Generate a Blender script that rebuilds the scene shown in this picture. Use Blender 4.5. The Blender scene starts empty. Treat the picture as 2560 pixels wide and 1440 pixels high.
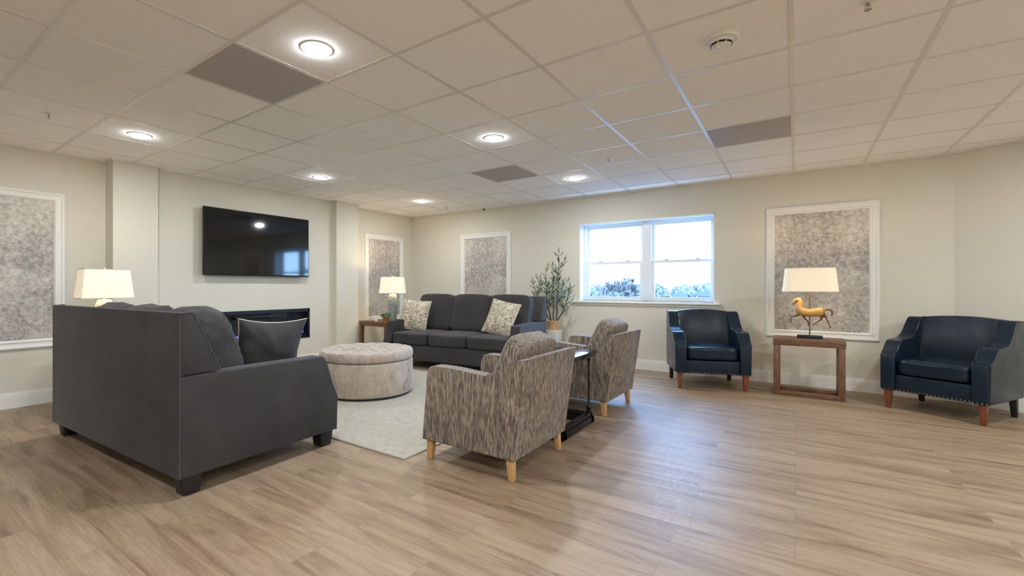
import bpy, bmesh, math, random
from mathutils import Vector, Matrix, noise

C = bpy.context.scene.collection
SC = bpy.context.scene
PI = math.pi
R = math.radians

# ------------------------------------------------------------------ camera
YAW, CAM_Z, F_PX, CX, CY = 0.6244, 1.128, 1142.3, -114.4, -3.0
cd = bpy.data.cameras.new('camera')
cam = bpy.data.objects.new('camera', cd)
C.objects.link(cam)
cam.location = (0, 0, CAM_Z)
cam.rotation_euler = (PI / 2, 0, YAW)
cd.sensor_fit = 'HORIZONTAL'
cd.sensor_width = 36.0
cd.lens = F_PX / 2560 * 36.0
cd.shift_x = -CX / 2560
cd.shift_y = CY / 2560
cd.clip_start = 0.02
cd.clip_end = 600
SC.camera = cam

# ------------------------------------------------------------------ view, world, light settings
SC.view_settings.view_transform = 'Standard'
SC.view_settings.look = 'None'
SC.view_settings.gamma = 1.0
SC.view_settings.use_curve_mapping = False
SC.view_settings.exposure = 1.18
SC.cycles.use_denoising = True
SC.cycles.max_bounces = 8
SC.cycles.diffuse_bounces = 5
SC.cycles.glossy_bounces = 4
SC.cycles.transparent_max_bounces = 12
SC.cycles.sample_clamp_indirect = 6.0
SC.cycles.caustics_reflective = False
SC.cycles.caustics_refractive = False

world = bpy.data.worlds.new('world')
SC.world = world
world.use_nodes = True
wn = world.node_tree.nodes
wl = world.node_tree.links
bg = wn['Background']
tc = wn.new('ShaderNodeTexCoord')
sx = wn.new('ShaderNodeSeparateXYZ')
mr = wn.new('ShaderNodeMapRange')
mr.inputs['From Min'].default_value = 0.0
mr.inputs['From Max'].default_value = 0.35
cr = wn.new('ShaderNodeValToRGB')
cr.color_ramp.elements[0].color = (0.36, 0.64, 1.0, 1)
cr.color_ramp.elements[1].color = (0.24, 0.50, 1.0, 1)
wl.new(tc.outputs['Generated'], sx.inputs[0])
wl.new(sx.outputs['Z'], mr.inputs['Value'])
wl.new(mr.outputs[0], cr.inputs[0])
wl.new(cr.outputs[0], bg.inputs['Color'])
bg.inputs['Strength'].default_value = 10.5

LAMP_W = 7.7         # power of one ceiling downlight
LAMP_C = (0.93, 0.975, 1.0)
ZC = 2.45             # ceiling height
XL, XT, XP = -5.92, -5.79, -5.70   # left wall, television wall, pilaster fronts
YB = 6.47             # back wall


# ------------------------------------------------------------------ helpers
def tag(o, label=None, cat=None, group=None, kind=None):
    if label: o['label'] = label
    if cat: o['category'] = cat
    if group: o['group'] = group
    if kind: o['kind'] = kind
    return o


def thing(name, label, cat, loc=(0, 0, 0), rz=0.0, group=None):
    o = bpy.data.objects.new(name, None)
    C.objects.link(o)
    o.location = loc
    o.rotation_euler = (0, 0, rz)
    o.empty_display_size = 0.1
    return tag(o, label, cat, group)


def obj(name, bms, mat, parent=None, smooth=35, rot=None, loc=None):
    if not isinstance(bms, (list, tuple)):
        bms = [bms]
    me = bpy.data.meshes.new(name)
    out = bmesh.new()
    for b in bms:
        t = bpy.data.meshes.new('t')
        b.to_mesh(t)
        b.free()
        out.from_mesh(t)
        bpy.data.meshes.remove(t)
    bmesh.ops.recalc_face_normals(out, faces=out.faces)
    out.to_mesh(me)
    out.free()
    if smooth:
        me.shade_smooth()
        me.set_sharp_from_angle(angle=R(smooth))
    o = bpy.data.objects.new(name, me)
    C.objects.link(o)
    me.materials.append(mat)
    if parent: o.parent = parent
    if rot: o.rotation_euler = rot
    if loc: o.location = loc
    return o


def struct(name, bms, mat, parent=None, smooth=0):
    o = obj(name, bms, mat, parent, smooth)
    if not parent: o['kind'] = 'structure'
    return o


def dup(o, loc=None, rz=None, label=None, parent=None):
    c = o.copy()
    C.objects.link(c)
    if parent: c.parent = parent
    for ch in list(o.children):
        dup(ch, parent=c)
    if loc: c.location = loc
    if rz is not None: c.rotation_euler = (0, 0, rz)
    if label: c['label'] = label
    return c


def box(x0, x1, y0, y1, z0, z1, bev=0.0, seg=2):
    b = bmesh.new()
    bmesh.ops.create_cube(b, size=1.0)
    for v in b.verts:
        v.co = Vector((x0 if v.co.x < 0 else x1, y0 if v.co.y < 0 else y1, z0 if v.co.z < 0 else z1))
    if bev > 0:
        bmesh.ops.bevel(b, geom=list(b.edges), offset=bev, segments=seg, profile=0.5, affect='EDGES')
    return b


def xform(b, m):
    bmesh.ops.transform(b, matrix=m, verts=b.verts)
    return b


def tr(x, y, z): return Matrix.Translation((x, y, z))
def rx(a): return Matrix.Rotation(R(a), 4, 'X')
def ry(a): return Matrix.Rotation(R(a), 4, 'Y')
def rz_(a): return Matrix.Rotation(R(a), 4, 'Z')


def smooth_poly(pts, n=6):
    """Catmull-Rom through points flagged smooth; pts = [(a,b)] all smooth."""
    out = []
    for i in range(len(pts) - 1):
        p0 = pts[max(i - 1, 0)]; p1 = pts[i]; p2 = pts[i + 1]; p3 = pts[min(i + 2, len(pts) - 1)]
        for k in range(n):
            t = k / n
            out.append(tuple(0.5 * ((2 * p1[j]) + (-p0[j] + p2[j]) * t + (2 * p0[j] - 5 * p1[j] + 4 * p2[j] - p3[j]) * t * t
                                    + (-p0[j] + 3 * p1[j] - 3 * p2[j] + p3[j]) * t ** 3) for j in (0, 1)))
    out.append(tuple(pts[-1]))
    return out


def prism_x(pts, x0, x1, bev=0.0, seg=2):
    """polygon in (y, z) extruded from x0 to x1"""
    b = bmesh.new()
    a = [b.verts.new((x0, p[0], p[1])) for p in pts]
    c = [b.verts.new((x1, p[0], p[1])) for p in pts]
    n = len(pts)
    fa = b.faces.new(a)
    fc = b.faces.new(list(reversed(c)))
    for i in range(n):
        b.faces.new((a[i], c[i], c[(i + 1) % n], a[(i + 1) % n]))
    if bev > 0:
        es = list(set(list(fa.edges) + list(fc.edges)))
        bmesh.ops.bevel(b, geom=es, offset=bev, segments=seg, profile=0.5, affect='EDGES')
    bmesh.ops.triangulate(b, faces=[f for f in b.faces if len(f.verts) > 4])
    return b


def taper(x, y, z0, z1, a0, a1, bev=0.004, dx=0, dy=0):
    """square post, side a0 at the foot z0 (shifted by dx, dy) and a1 at the top"""
    b = bmesh.new()
    bmesh.ops.create_cube(b, size=1.0)
    for v in b.verts:
        lo = v.co.z < 0
        s = a0 if lo else a1
        v.co = Vector((x + v.co.x * s + (dx if lo else 0), y + v.co.y * s + (dy if lo else 0), z0 if lo else z1))
    if bev: bmesh.ops.bevel(b, geom=list(b.edges), offset=bev, segments=2, profile=0.5, affect='EDGES')
    return b


def lathe(prof, x=0, y=0, z=0, n=32):
    b = bmesh.new()
    rings = []
    for r, h in prof:
        if r < 1e-5:
            rings.append([b.verts.new((x, y, z + h))])
        else:
            rings.append([b.verts.new((x + r * math.cos(2 * PI * k / n), y + r * math.sin(2 * PI * k / n), z + h)) for k in range(n)])
    for p, q in zip(rings, rings[1:]):
        for k in range(n):
            k2 = (k + 1) % n
            if len(p) == 1 and len(q) == 1: continue
            if len(p) == 1: b.faces.new((p[0], q[k], q[k2]))
            elif len(q) == 1: b.faces.new((p[k], p[k2], q[0]))
            else: b.faces.new((p[k], p[k2], q[k2], q[k]))
    return b


def tube(path, rad, n=8, caps=True):
    b = bmesh.new()
    P = [Vector(p) for p in path]
    if not isinstance(rad, (list, tuple)): rad = [rad] * len(P)
    rings = []
    up = Vector((0, 0, 1))
    for i, p in enumerate(P):
        d = (P[min(i + 1, len(P) - 1)] - P[max(i - 1, 0)]).normalized()
        if abs(d.dot(up)) > 0.95: up = Vector((1, 0, 0)) if abs(d.x) < 0.9 else Vector((0, 1, 0))
        s = d.cross(up).normalized()
        t = s.cross(d).normalized()
        up = t
        rings.append([b.verts.new(p + (s * math.cos(2 * PI * k / n) + t * math.sin(2 * PI * k / n)) * rad[i]) for k in range(n)])
    for a, c in zip(rings, rings[1:]):
        for k in range(n):
            b.faces.new((a[k], a[(k + 1) % n], c[(k + 1) % n], c[k]))
    if caps:
        b.faces.new(list(reversed(rings[0])))
        b.faces.new(rings[-1])
    return b


def sball(x, y, z, r, seg=8):
    b = bmesh.new()
    bmesh.ops.create_uvsphere(b, u_segments=seg, v_segments=max(4, seg // 2), radius=r)
    return xform(b, tr(x, y, z))


def superbox(sx, sy, sz, n=6.0, res=10, crown=0.0, wr=0.0, seed=0, fr=6.0):
    """soft upholstered block centred at the origin, full sizes sx, sy, sz"""
    b = bmesh.new()
    bmesh.ops.create_cube(b, size=2.0)
    bmesh.ops.subdivide_edges(b, edges=list(b.edges), cuts=res * 2 - 1, use_grid_fill=True)
    off = Vector((seed * 3.7, seed * 1.3, seed * 7.1))
    for v in b.verts:
        p = Vector([math.copysign(math.sin(abs(c) * PI / 2) ** 0.8, c) for c in v.co])
        m = (abs(p.x) ** n + abs(p.y) ** n + abs(p.z) ** n) ** (1 / n)
        q = p / m
        if crown:
            q.z *= 1 + crown * (1 - min(1, abs(q.x)) ** 2) * (1 - min(1, abs(q.y)) ** 2)
        c = Vector((q.x * sx / 2, q.y * sy / 2, q.z * sz / 2))
        if wr:
            d = noise.noise(c * fr + off) * wr
            e = 1 - abs(noise.noise(Vector((c.x * fr * 0.8, c.y * fr * 1.6, c.z * fr * 2.2)) + off * 2))
            c += c.normalized() * (d + (e ** 6) * wr * 0.6)
        v.co = c
    return b


def pillow(w, h, t, ear=0.07, wr=0.006, seed=1, n=28, side=0):
    """cushion lying in XZ, thickness along y. side: 0 whole, 1 front half (-y), -1 rear half (+y)"""
    b = bmesh.new()
    off = Vector((seed * 2.3, seed * 5.1, seed))
    for s in ((-1, 1) if side == 0 else ((-1,) if side == 1 else (1,))):
        g = []
        for i in range(n + 1):
            row = []
            for j in range(n + 1):
                u = -1 + 2 * i / n; v = -1 + 2 * j / n
                x = w / 2 * u * (1 - ear * (1 - v * v)) ; z = h / 2 * v * (1 - ear * (1 - u * u))
                k = (max(0, 1 - abs(u) ** 2.2) ** 0.55) * (max(0, 1 - abs(v) ** 2.2) ** 0.55)
                y = s * t / 2 * k
                f = noise.noise(Vector((x * 9, s * 3, z * 9)) + off) * wr * 1.3
                rad = abs(noise.noise(Vector((math.atan2(v, u) * 2.2, s, seed))))
                f += rad * wr * 2.2 * (abs(u * v)) ** 0.5
                row.append(b.verts.new((x, y + s * f * min(1, k * 2.5), z)))
            g.append(row)
        for i in range(n):
            for j in range(n):
                b.faces.new((g[i][j], g[i + 1][j], g[i + 1][j + 1], g[i][j + 1]))
    bmesh.ops.remove_doubles(b, verts=b.verts, dist=1e-5)
    return b


def pillow_edge(w, h, ear=0.07, r=0.006, n=28):
    pts = []
    for side in range(4):
        for i in range(n):
            s = -1 + 2 * i / n
            u, v = [(s, -1), (1, s), (-s, 1), (-1, -s)][side]
            pts.append((w / 2 * u * (1 - ear * (1 - v * v)), 0, h / 2 * v * (1 - ear * (1 - u * u))))
    pts.append(pts[0])
    return tube(pts, r, 6, caps=False)


# ------------------------------------------------------------------ materials
def mat(name, col=(0.5, 0.5, 0.5), rough=0.6, metal=0.0, spec=0.5):
    m = bpy.data.materials.new(name)
    m.use_nodes = True
    p = m.node_tree.nodes['Principled BSDF']
    p.inputs['Base Color'].default_value = (*col, 1)
    p.inputs['Roughness'].default_value = rough
    p.inputs['Metallic'].default_value = metal
    p.inputs['Specular IOR Level'].default_value = spec
    return m


class N:
    """small node-building helper"""
    def __init__(s, m):
        s.m = m; s.t = m.node_tree; s.p = s.t.nodes['Principled BSDF']
        s.co = s.t.nodes.new('ShaderNodeTexCoord')
    def node(s, k, **kw):
        n = s.t.nodes.new(k)
        for a, v in kw.items(): setattr(n, a, v)
        return n
    def link(s, a, b): s.t.links.new(a, b)
    def mapping(s, scale=(1, 1, 1), rot=(0, 0, 0), loc=(0, 0, 0), src=None):
        n = s.node('ShaderNodeMapping')
        n.inputs['Scale'].default_value = scale
        n.inputs['Rotation'].default_value = rot
        n.inputs['Location'].default_value = loc
        s.link(src or s.co.outputs['Object'], n.inputs[0])
        return n.outputs[0]
    def noise(s, vec, scale=5, detail=4, rough=0.5, dist=0.0):
        n = s.node('ShaderNodeTexNoise')
        n.inputs['Scale'].default_value = scale
        n.inputs['Detail'].default_value = detail
        n.inputs['Roughness'].default_value = rough
        n.inputs['Distortion'].default_value = dist
        s.link(vec, n.inputs['Vector'])
        return n.outputs['Fac']
    def voro(s, vec, scale=5, feature='F1'):
        n = s.node('ShaderNodeTexVoronoi', feature=feature)
        n.inputs['Scale'].default_value = scale
        s.link(vec, n.inputs['Vector'])
        return n
    def ramp(s, fac, stops, interp='LINEAR'):
        n = s.node('ShaderNodeValToRGB')
        n.color_ramp.interpolation = interp
        e = n.color_ramp.elements
        while len(e) < len(stops): e.new(0.5)
        for k, (pos, c) in zip(e, stops):
            k.position = pos
            k.color = (*c, 1) if len(c) == 3 else c
        s.link(fac, n.inputs[0])
        return n.outputs[0]
    def mix(s, fac, a, b, mode='MIX'):
        n = s.node('ShaderNodeMix', data_type='RGBA', blend_type=mode)
        for sock, v in ((n.inputs[0], fac), (n.inputs[6], a), (n.inputs[7], b)):
            if isinstance(v, (int, float)): sock.default_value = v
            elif isinstance(v, tuple): sock.default_value = (*v, 1)
            else: s.link(v, sock)
        return n.outputs[2]
    def math(s, op, a, b=0.0):
        n = s.node('ShaderNodeMath', operation=op)
        for sock, v in ((n.inputs[0], a), (n.inputs[1], b)):
            if isinstance(v, (int, float)): sock.default_value = v
            else: s.link(v, sock)
        return n.outputs[0]
    def color(s, c): s.link(c, s.p.inputs['Base Color'])
    def rough(s, c): s.link(c, s.p.inputs['Roughness'])
    def bump(s, h, strength=0.3, dist=0.01):
        n = s.node('ShaderNodeBump')
        n.inputs['Strength'].default_value = strength
        n.inputs['Distance'].default_value = dist
        s.link(h, n.inputs['Height'])
        s.link(n.outputs[0], s.p.inputs['Normal'])


def m_paint(name, col, rough=0.75, b=0.08):
    m = mat(name, col, rough)
    n = N(m)
    h = n.noise(n.co.outputs['Object'], 220, 2)
    n.bump(h, b, 0.002)
    return m


M_WALL = m_paint('wall_paint', (0.675, 0.65, 0.56))
M_TRIM = m_paint('white_trim', (0.80, 0.80, 0.76), 0.35, 0.02)
M_GRID = m_paint('ceiling_bar', (0.74, 0.72, 0.69), 0.28, 0.0)
M_VINYL = m_paint('white_vinyl', (0.80, 0.83, 0.85), 0.3, 0.0)


def m_ceiling():
    m = mat('ceiling_tile', (0.6, 0.56, 0.5), 0.95, spec=0.2)
    n = N(m)
    v = n.co.outputs['Object']
    f1 = n.noise(v, 90, 3, 0.7)
    f2 = n.noise(n.mapping((1, 1, 1)), 14, 3)
    c = n.ramp(f1, [(0.28, (0.84, 0.82, 0.80)), (0.42, (0.93, 0.925, 0.91)), (0.62, (0.95, 0.95, 0.94))])
    c = n.mix(n.math('MULTIPLY', f2, 0.18), c, (0.90, 0.89, 0.87))
    n.color(c)
    n.bump(f1, 0.2, 0.002)
    return m


M_CEIL = m_ceiling()


def m_floor():
    m = mat('vinyl_plank', (0.4, 0.3, 0.2), 0.34)
    n = N(m)
    br = n.node('ShaderNodeTexBrick')
    br.offset = 0.37
    br.offset_frequency = 2
    br.inputs['Scale'].default_value = 1.0
    br.inputs['Brick Width'].default_value = 1.22
    br.inputs['Row Height'].default_value = 0.18
    br.inputs['Mortar Size'].default_value = 0.0011
    br.inputs['Mortar Smooth'].default_value = 0.1
    br.inputs['Color1'].default_value = (0, 0, 0, 1)
    br.inputs['Color2'].default_value = (1, 1, 1, 1)
    br.inputs['Mortar'].default_value = (0.5, 0.5, 0.5, 1)
    n.link(n.co.outputs['Object'], br.inputs['Vector'])
    # each plank shifts the grain
    comb = n.node('ShaderNodeVectorMath', operation='MULTIPLY_ADD')
    n.link(br.outputs['Color'], comb.inputs[0])
    comb.inputs[1].default_value = (7.3, 3.1, 5.7)
    n.link(n.co.outputs['Object'], comb.inputs[2])
    v = comb.outputs[0]
    g1 = n.noise(n.mapping((0.5, 4.6, 1), src=v), 2.3, 8, 0.66, 0.7)
    g2 = n.noise(n.mapping((1.6, 40, 1), src=v), 3.0, 4, 0.6)
    g3 = n.noise(n.mapping((60, 5, 1), src=v), 3.0, 3, 0.6)
    c = n.ramp(g1, [(0.33, (0.150, 0.092, 0.052)), (0.43, (0.262, 0.178, 0.110)), (0.52, (0.345, 0.250, 0.163)), (0.70, (0.410, 0.310, 0.212))])
    c = n.mix(n.math('MULTIPLY', n.ramp(g2, [(0.42, (0, 0, 0)), (0.62, (1, 1, 1))]), 0.45), c, (0.205, 0.138, 0.085))
    c = n.mix(n.math('MULTIPLY', n.ramp(g3, [(0.50, (0, 0, 0)), (0.68, (1, 1, 1))]), 0.30), c, (0.40, 0.305, 0.21))
    tone = n.mix(n.math('MULTIPLY', br.outputs['Color'], 0.16), c, (0.19, 0.13, 0.085))
    c = n.mix(n.math('MULTIPLY', br.outputs['Fac'], 0.55), tone, (0.10, 0.065, 0.04))
    n.color(c)
    n.rough(n.ramp(g3, [(0.3, (0.38,) * 3), (0.7, (0.54,) * 3)]))
    n.bump(n.math('ADD', n.math('MULTIPLY', g2, 0.5), n.math('ADD', g3, n.math('MULTIPLY', br.outputs['Fac'], -2.0))), 0.16, 0.002)
    return m


M_FLOOR = m_floor()


def m_wood(name, dark, light, scale=(1, 1, 9), rough=0.45):
    m = mat(name, dark, rough)
    n = N(m)
    g = n.noise(n.mapping(scale), 5, 6, 0.6, 0.6)
    n.color(n.ramp(g, [(0.3, dark), (0.7, light)]))
    n.bump(g, 0.08, 0.002)
    return m


M_TABLE = m_wood('brown_wood_x', (0.090, 0.042, 0.020), (0.22, 0.112, 0.055), (2, 14, 14), 0.4)
M_TABLE_V = m_wood('brown_wood_z', (0.090, 0.042, 0.020), (0.22, 0.112, 0.055), (14, 14, 2), 0.4)
M_TABLE_Y = m_wood('brown_wood_y', (0.090, 0.042, 0.020), (0.22, 0.112, 0.055), (14, 2, 14), 0.4)
M_OAK = m_wood('light_oak', (0.50, 0.27, 0.12), (0.66, 0.40, 0.19), (16, 16, 2), 0.4)
M_MAHOG = m_wood('red_brown_wood', (0.13, 0.035, 0.014), (0.26, 0.075, 0.03), (16, 16, 2), 0.3)
M_DARKLEG = mat('black_wood', (0.012, 0.012, 0.013), 0.4)


def m_velvet(name, c0, c1, sheen=0.4, scale=3.2, rough=0.9, bump=0.25):
    m = mat(name, c0, rough, spec=0.2)
    n = N(m)
    f = n.noise(n.co.outputs['Object'], scale, 6, 0.65)
    w = n.noise(n.mapping((1, 1, 1)), 260, 2, 0.6)
    c = n.ramp(f, [(0.3, c0), (0.7, c1)])
    c = n.mix(n.math('MULTIPLY', w, 0.25), c, tuple(x * 1.6 for x in c1))
    n.color(c)
    n.bump(w, bump, 0.002)
    n.p.inputs['Sheen Weight'].default_value = sheen
    n.p.inputs['Sheen Roughness'].default_value = 0.45
    n.p.inputs['Sheen Tint'].default_value = (0.8, 0.78, 0.8, 1)
    return m


M_SOFA = m_velvet('charcoal_fabric', (0.027, 0.027, 0.029), (0.052, 0.048, 0.048), 0.16)
M_SOFAPIPE = m_velvet('charcoal_piping', (0.05, 0.048, 0.05), (0.07, 0.067, 0.07), 0.2)
M_OTTO = None


def m_ottoman():
    m = mat('taupe_velvet', (0.4, 0.35, 0.3), 0.75, spec=0.3)
    n = N(m)
    f = n.noise(n.mapping((1, 1, 0.7)), 9, 8, 0.72, 0.9)
    f2 = n.noise(n.co.outputs['Object'], 2.0, 3)
    c = n.ramp(f, [(0.32, (0.20, 0.155, 0.12)), (0.42, (0.37, 0.30, 0.245)), (0.56, (0.46, 0.39, 0.325)), (0.75, (0.56, 0.50, 0.44))])
    n.color(n.mix(n.math('MULTIPLY', f2, 0.3), c, (0.46, 0.40, 0.345)))
    n.p.inputs['Sheen Weight'].default_value = 0.35
    n.p.inputs['Sheen Roughness'].default_value = 0.35
    n.bump(n.noise(n.co.outputs['Object'], 180, 2), 0.2, 0.002)
    return m


M_OTTO = m_ottoman()


def m_streak():
    m = mat('streaked_chenille', (0.2, 0.17, 0.14), 0.9, spec=0.2)
    n = N(m)
    v = n.mapping((1, 1, 0.13))
    a = n.noise(v, 140, 3, 0.6)
    a2 = n.noise(n.mapping((1, 1, 0.16), loc=(3, 5, 1)), 62, 3, 0.6)
    b = n.noise(n.co.outputs['Object'], 5, 3)
    h = n.math('ADD', n.math('MULTIPLY', a, 0.6), n.math('MULTIPLY', a2, 0.4))
    c = n.ramp(h, [(0.37, (0.038, 0.031, 0.030)), (0.45, (0.120, 0.096, 0.083)), (0.51, (0.225, 0.182, 0.148)), (0.60, (0.43, 0.36, 0.27))])
    n.color(n.mix(n.math('MULTIPLY', b, 0.50), c, (0.165, 0.135, 0.118)))
    n.bump(h, 0.4, 0.004)
    n.p.inputs['Sheen Weight'].default_value = 0.15
    return m


M_STREAK = m_streak()


def m_leather():
    m = mat('navy_leather', (0.006, 0.016, 0.038), 0.30, spec=0.30)
    n = N(m)
    f = n.noise(n.co.outputs['Object'], 7, 5, 0.6)
    g = n.voro(n.co.outputs['Object'], 260).outputs['Distance']
    n.color(n.ramp(f, [(0.2, (0.005, 0.013, 0.026)), (0.8, (0.008, 0.019, 0.035))]))
    n.rough(n.ramp(f, [(0.3, (0.24,) * 3), (0.7, (0.36,) * 3)]))
    n.bump(n.math('ADD', n.math('MULTIPLY', g, 0.05), n.noise(n.co.outputs['Object'], 14, 3)), 0.03, 0.003)
    return m


M_LEATHER = m_leather()


def m_floral():
    m = mat('cream_floral_print', (0.6, 0.55, 0.45), 0.9, spec=0.2)
    n = N(m)
    base = n.mapping((1, 0.2, 1))
    warp = n.node('ShaderNodeTexNoise')
    warp.inputs['Scale'].default_value = 9
    warp.inputs['Detail'].default_value = 3
    n.link(base, warp.inputs['Vector'])
    off = n.node('ShaderNodeVectorMath', operation='MULTIPLY_ADD')
    n.link(warp.outputs['Color'], off.inputs[0])
    off.inputs[1].default_value = (0.07, 0.07, 0.07)
    n.link(base, off.inputs[2])
    v = n.voro(off.outputs[0], 9)
    d = v.outputs['Distance']
    rings = n.math('SINE', n.math('MULTIPLY', d, 34.0))
    leaf = n.noise(off.outputs[0], 26, 3, 0.6, 1.2)
    cream, olive, dark, sand = (0.66, 0.60, 0.48), (0.30, 0.26, 0.19), (0.13, 0.115, 0.10), (0.47, 0.39, 0.29)
    a = n.ramp(rings, [(0.40, olive), (0.60, cream)])
    b = n.ramp(leaf, [(0.40, dark), (0.47, sand), (0.54, cream), (0.66, cream)])
    k = n.ramp(n.noise(base, 7, 2), [(0.46, (0, 0, 0)), (0.54, (1, 1, 1))])
    c = n.mix(k, a, b)
    n.color(n.mix(0.10, c, cream))
    n.bump(n.noise(base, 300, 1), 0.15, 0.002)
    return m


M_FLORAL = m_floral()
M_CREAM = m_velvet('cream_piping', (0.55, 0.50, 0.40), (0.65, 0.6, 0.5), 0.1)


def m_paper():
    m = mat('distressed_wallpaper', (0.5, 0.48, 0.45), 0.42, spec=0.5)
    n = N(m)
    w = n.node('ShaderNodeTexNoise')
    w.inputs['Scale'].default_value = 2.6
    w.inputs['Detail'].default_value = 4
    n.link(n.co.outputs['Object'], w.inputs['Vector'])
    off = n.node('ShaderNodeVectorMath', operation='MULTIPLY_ADD')
    n.link(w.outputs['Color'], off.inputs[0])
    off.inputs[1].default_value = (0.16, 0.16, 0.16)
    n.link(n.co.outputs['Object'], off.inputs[2])
    v = off.outputs[0]
    big = n.noise(v, 1.7, 3, 0.5)
    fine = n.noise(v, 24, 9, 0.80, 0.1)
    crack = n.math('ABSOLUTE', n.math('SUBTRACT', n.noise(v, 7, 8, 0.72, 0.4), 0.5))
    c = n.ramp(fine, [(0.36, (0.17, 0.155, 0.155)), (0.44, (0.35, 0.315, 0.285)), (0.50, (0.50, 0.46, 0.42)), (0.57, (0.68, 0.645, 0.57)), (0.68, (0.78, 0.75, 0.67))])
    tint = n.ramp(big, [(0.42, (0.32, 0.30, 0.305)), (0.50, (0.52, 0.47, 0.41)), (0.60, (0.68, 0.645, 0.56))])
    c = n.mix(0.35, c, tint)
    k = n.ramp(crack, [(0.0, (1, 1, 1)), (0.022, (0, 0, 0))])
    k2 = n.ramp(big, [(0.38, (1, 1, 1)), (0.60, (0.15, 0.15, 0.15))])
    c = n.mix(n.math('MULTIPLY', n.math('MULTIPLY', k, 0.65), k2), c, (0.13, 0.115, 0.115))
    n.color(c)
    n.bump(fine, 0.12, 0.002)
    return m


M_PAPER = m_paper()


def m_rug():
    m = mat('ivory_rug', (0.6, 0.57, 0.5), 0.98, spec=0.1)
    n = N(m)
    f = n.noise(n.mapping((2.4, 1.4, 1), rot=(0, 0, 0.5)), 9, 9, 0.78, 0.5)
    g = n.noise(n.co.outputs['Object'], 120, 2)
    c = n.ramp(f, [(0.30, (0.32, 0.28, 0.22)), (0.42, (0.42, 0.385, 0.315)), (0.55, (0.475, 0.445, 0.375)), (0.75, (0.54, 0.51, 0.44))])
    n.color(n.mix(n.math('MULTIPLY', g, 0.25), c, (0.38, 0.36, 0.31)))
    n.bump(n.math('ADD', f, g), 0.6, 0.006)
    return m


M_RUG = m_rug()
M_PANEL = m_paint('grey_panel', (0.45, 0.42, 0.41), 0.6, 0.05)
M_BLACK = mat('black_metal', (0.010, 0.011, 0.013), 0.3, 0.3)
M_SCREEN = mat('black_glass', (0.003, 0.004, 0.006), 0.06, spec=0.6)
M_BEZEL = mat('black_plastic', (0.006, 0.006, 0.008), 0.35)
M_CTOP = mat('black_gloss_top', (0.012, 0.014, 0.017), 0.13, spec=0.8)
M_WHITEP = mat('white_plastic', (0.80, 0.79, 0.74), 0.4)
M_STEEL = mat('steel', (0.45, 0.42, 0.38), 0.35, 1.0)
M_BRASS = mat('aged_brass', (0.30, 0.22, 0.13), 0.4, 1.0)
M_NAIL = mat('nail_head', (0.35, 0.34, 0.33), 0.3, 1.0)
M_HORSE = m_wood('gilded_wood', (0.44, 0.22, 0.055), (0.72, 0.44, 0.16), (22, 22, 22), 0.35)
M_HLEG = mat('bronze_leg', (0.20, 0.095, 0.035), 0.4, 0.3)
M_TERRA = mat('terracotta', (0.42, 0.15, 0.06), 0.8)
M_TANPOT = m_wood('tan_pot', (0.52, 0.33, 0.18), (0.66, 0.45, 0.27), (6, 6, 20), 0.8)
M_PLINTH = m_paint('cream_planter', (0.58, 0.56, 0.47), 0.5, 0.02)
M_SOIL = mat('soil', (0.05, 0.035, 0.025), 1.0)
M_BARK = mat('plant_stem', (0.115, 0.085, 0.055), 0.85)


def m_leaf(name, a, b):
    m = mat(name, a, 0.5)
    n = N(m)
    n.color(n.ramp(n.noise(n.co.outputs['Object'], 11, 2), [(0.35, a), (0.65, b)]))
    return m


M_LEAF = m_leaf('olive_leaf', (0.075, 0.135, 0.07), (0.26, 0.30, 0.18))
M_GREEN = m_leaf('bright_leaf', (0.04, 0.17, 0.02), (0.10, 0.30, 0.05))


def m_ceramic():
    m = mat('grey_green_ceramic', (0.3, 0.36, 0.36), 0.25)
    n = N(m)
    g = n.noise(n.mapping((1, 1, 3)), 22, 4)
    n.color(n.ramp(g, [(0.35, (0.20, 0.25, 0.26)), (0.65, (0.42, 0.47, 0.45))]))
    n.bump(n.voro(n.mapping((1, 1, 0.8)), 60).outputs['Distance'], 0.5, 0.006)
    return m


M_CERAM = m_ceramic()
M_CERAMW = mat('white_ceramic', (0.74, 0.76, 0.76), 0.2)


def m_shade(name, col, e):
    """opaque lamp fabric; its own emission stands in for bulb light coming through"""
    m = mat(name, (0.78, 0.72, 0.60), 0.9, spec=0.1)
    n = N(m)
    p = n.p
    p.inputs['Emission Color'].default_value = (*col, 1)
    p.inputs['Emission Strength'].default_value = e
    w = n.noise(n.co.outputs['Object'], 300, 1)
    n.bump(w, 0.1, 0.001)
    return m


M_SHADE = m_shade('linen_shade', (1.0, 0.78, 0.50), 0.15)
M_SHADEW = m_shade('white_shade', (1.0, 0.84, 0.62), 0.18)


def m_emit(name, col, s):
    m = mat(name, col, 0.5)
    p = m.node_tree.nodes['Principled BSDF']
    p.inputs['Emission Color'].default_value = (*col, 1)
    p.inputs['Emission Strength'].default_value = s
    return m


M_LED = m_emit('led_lens', (0.95, 0.97, 1.0), 42.0)
M_BLUE = m_emit('blue_ember', (0.06, 0.05, 1.0), 2.2)


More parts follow.
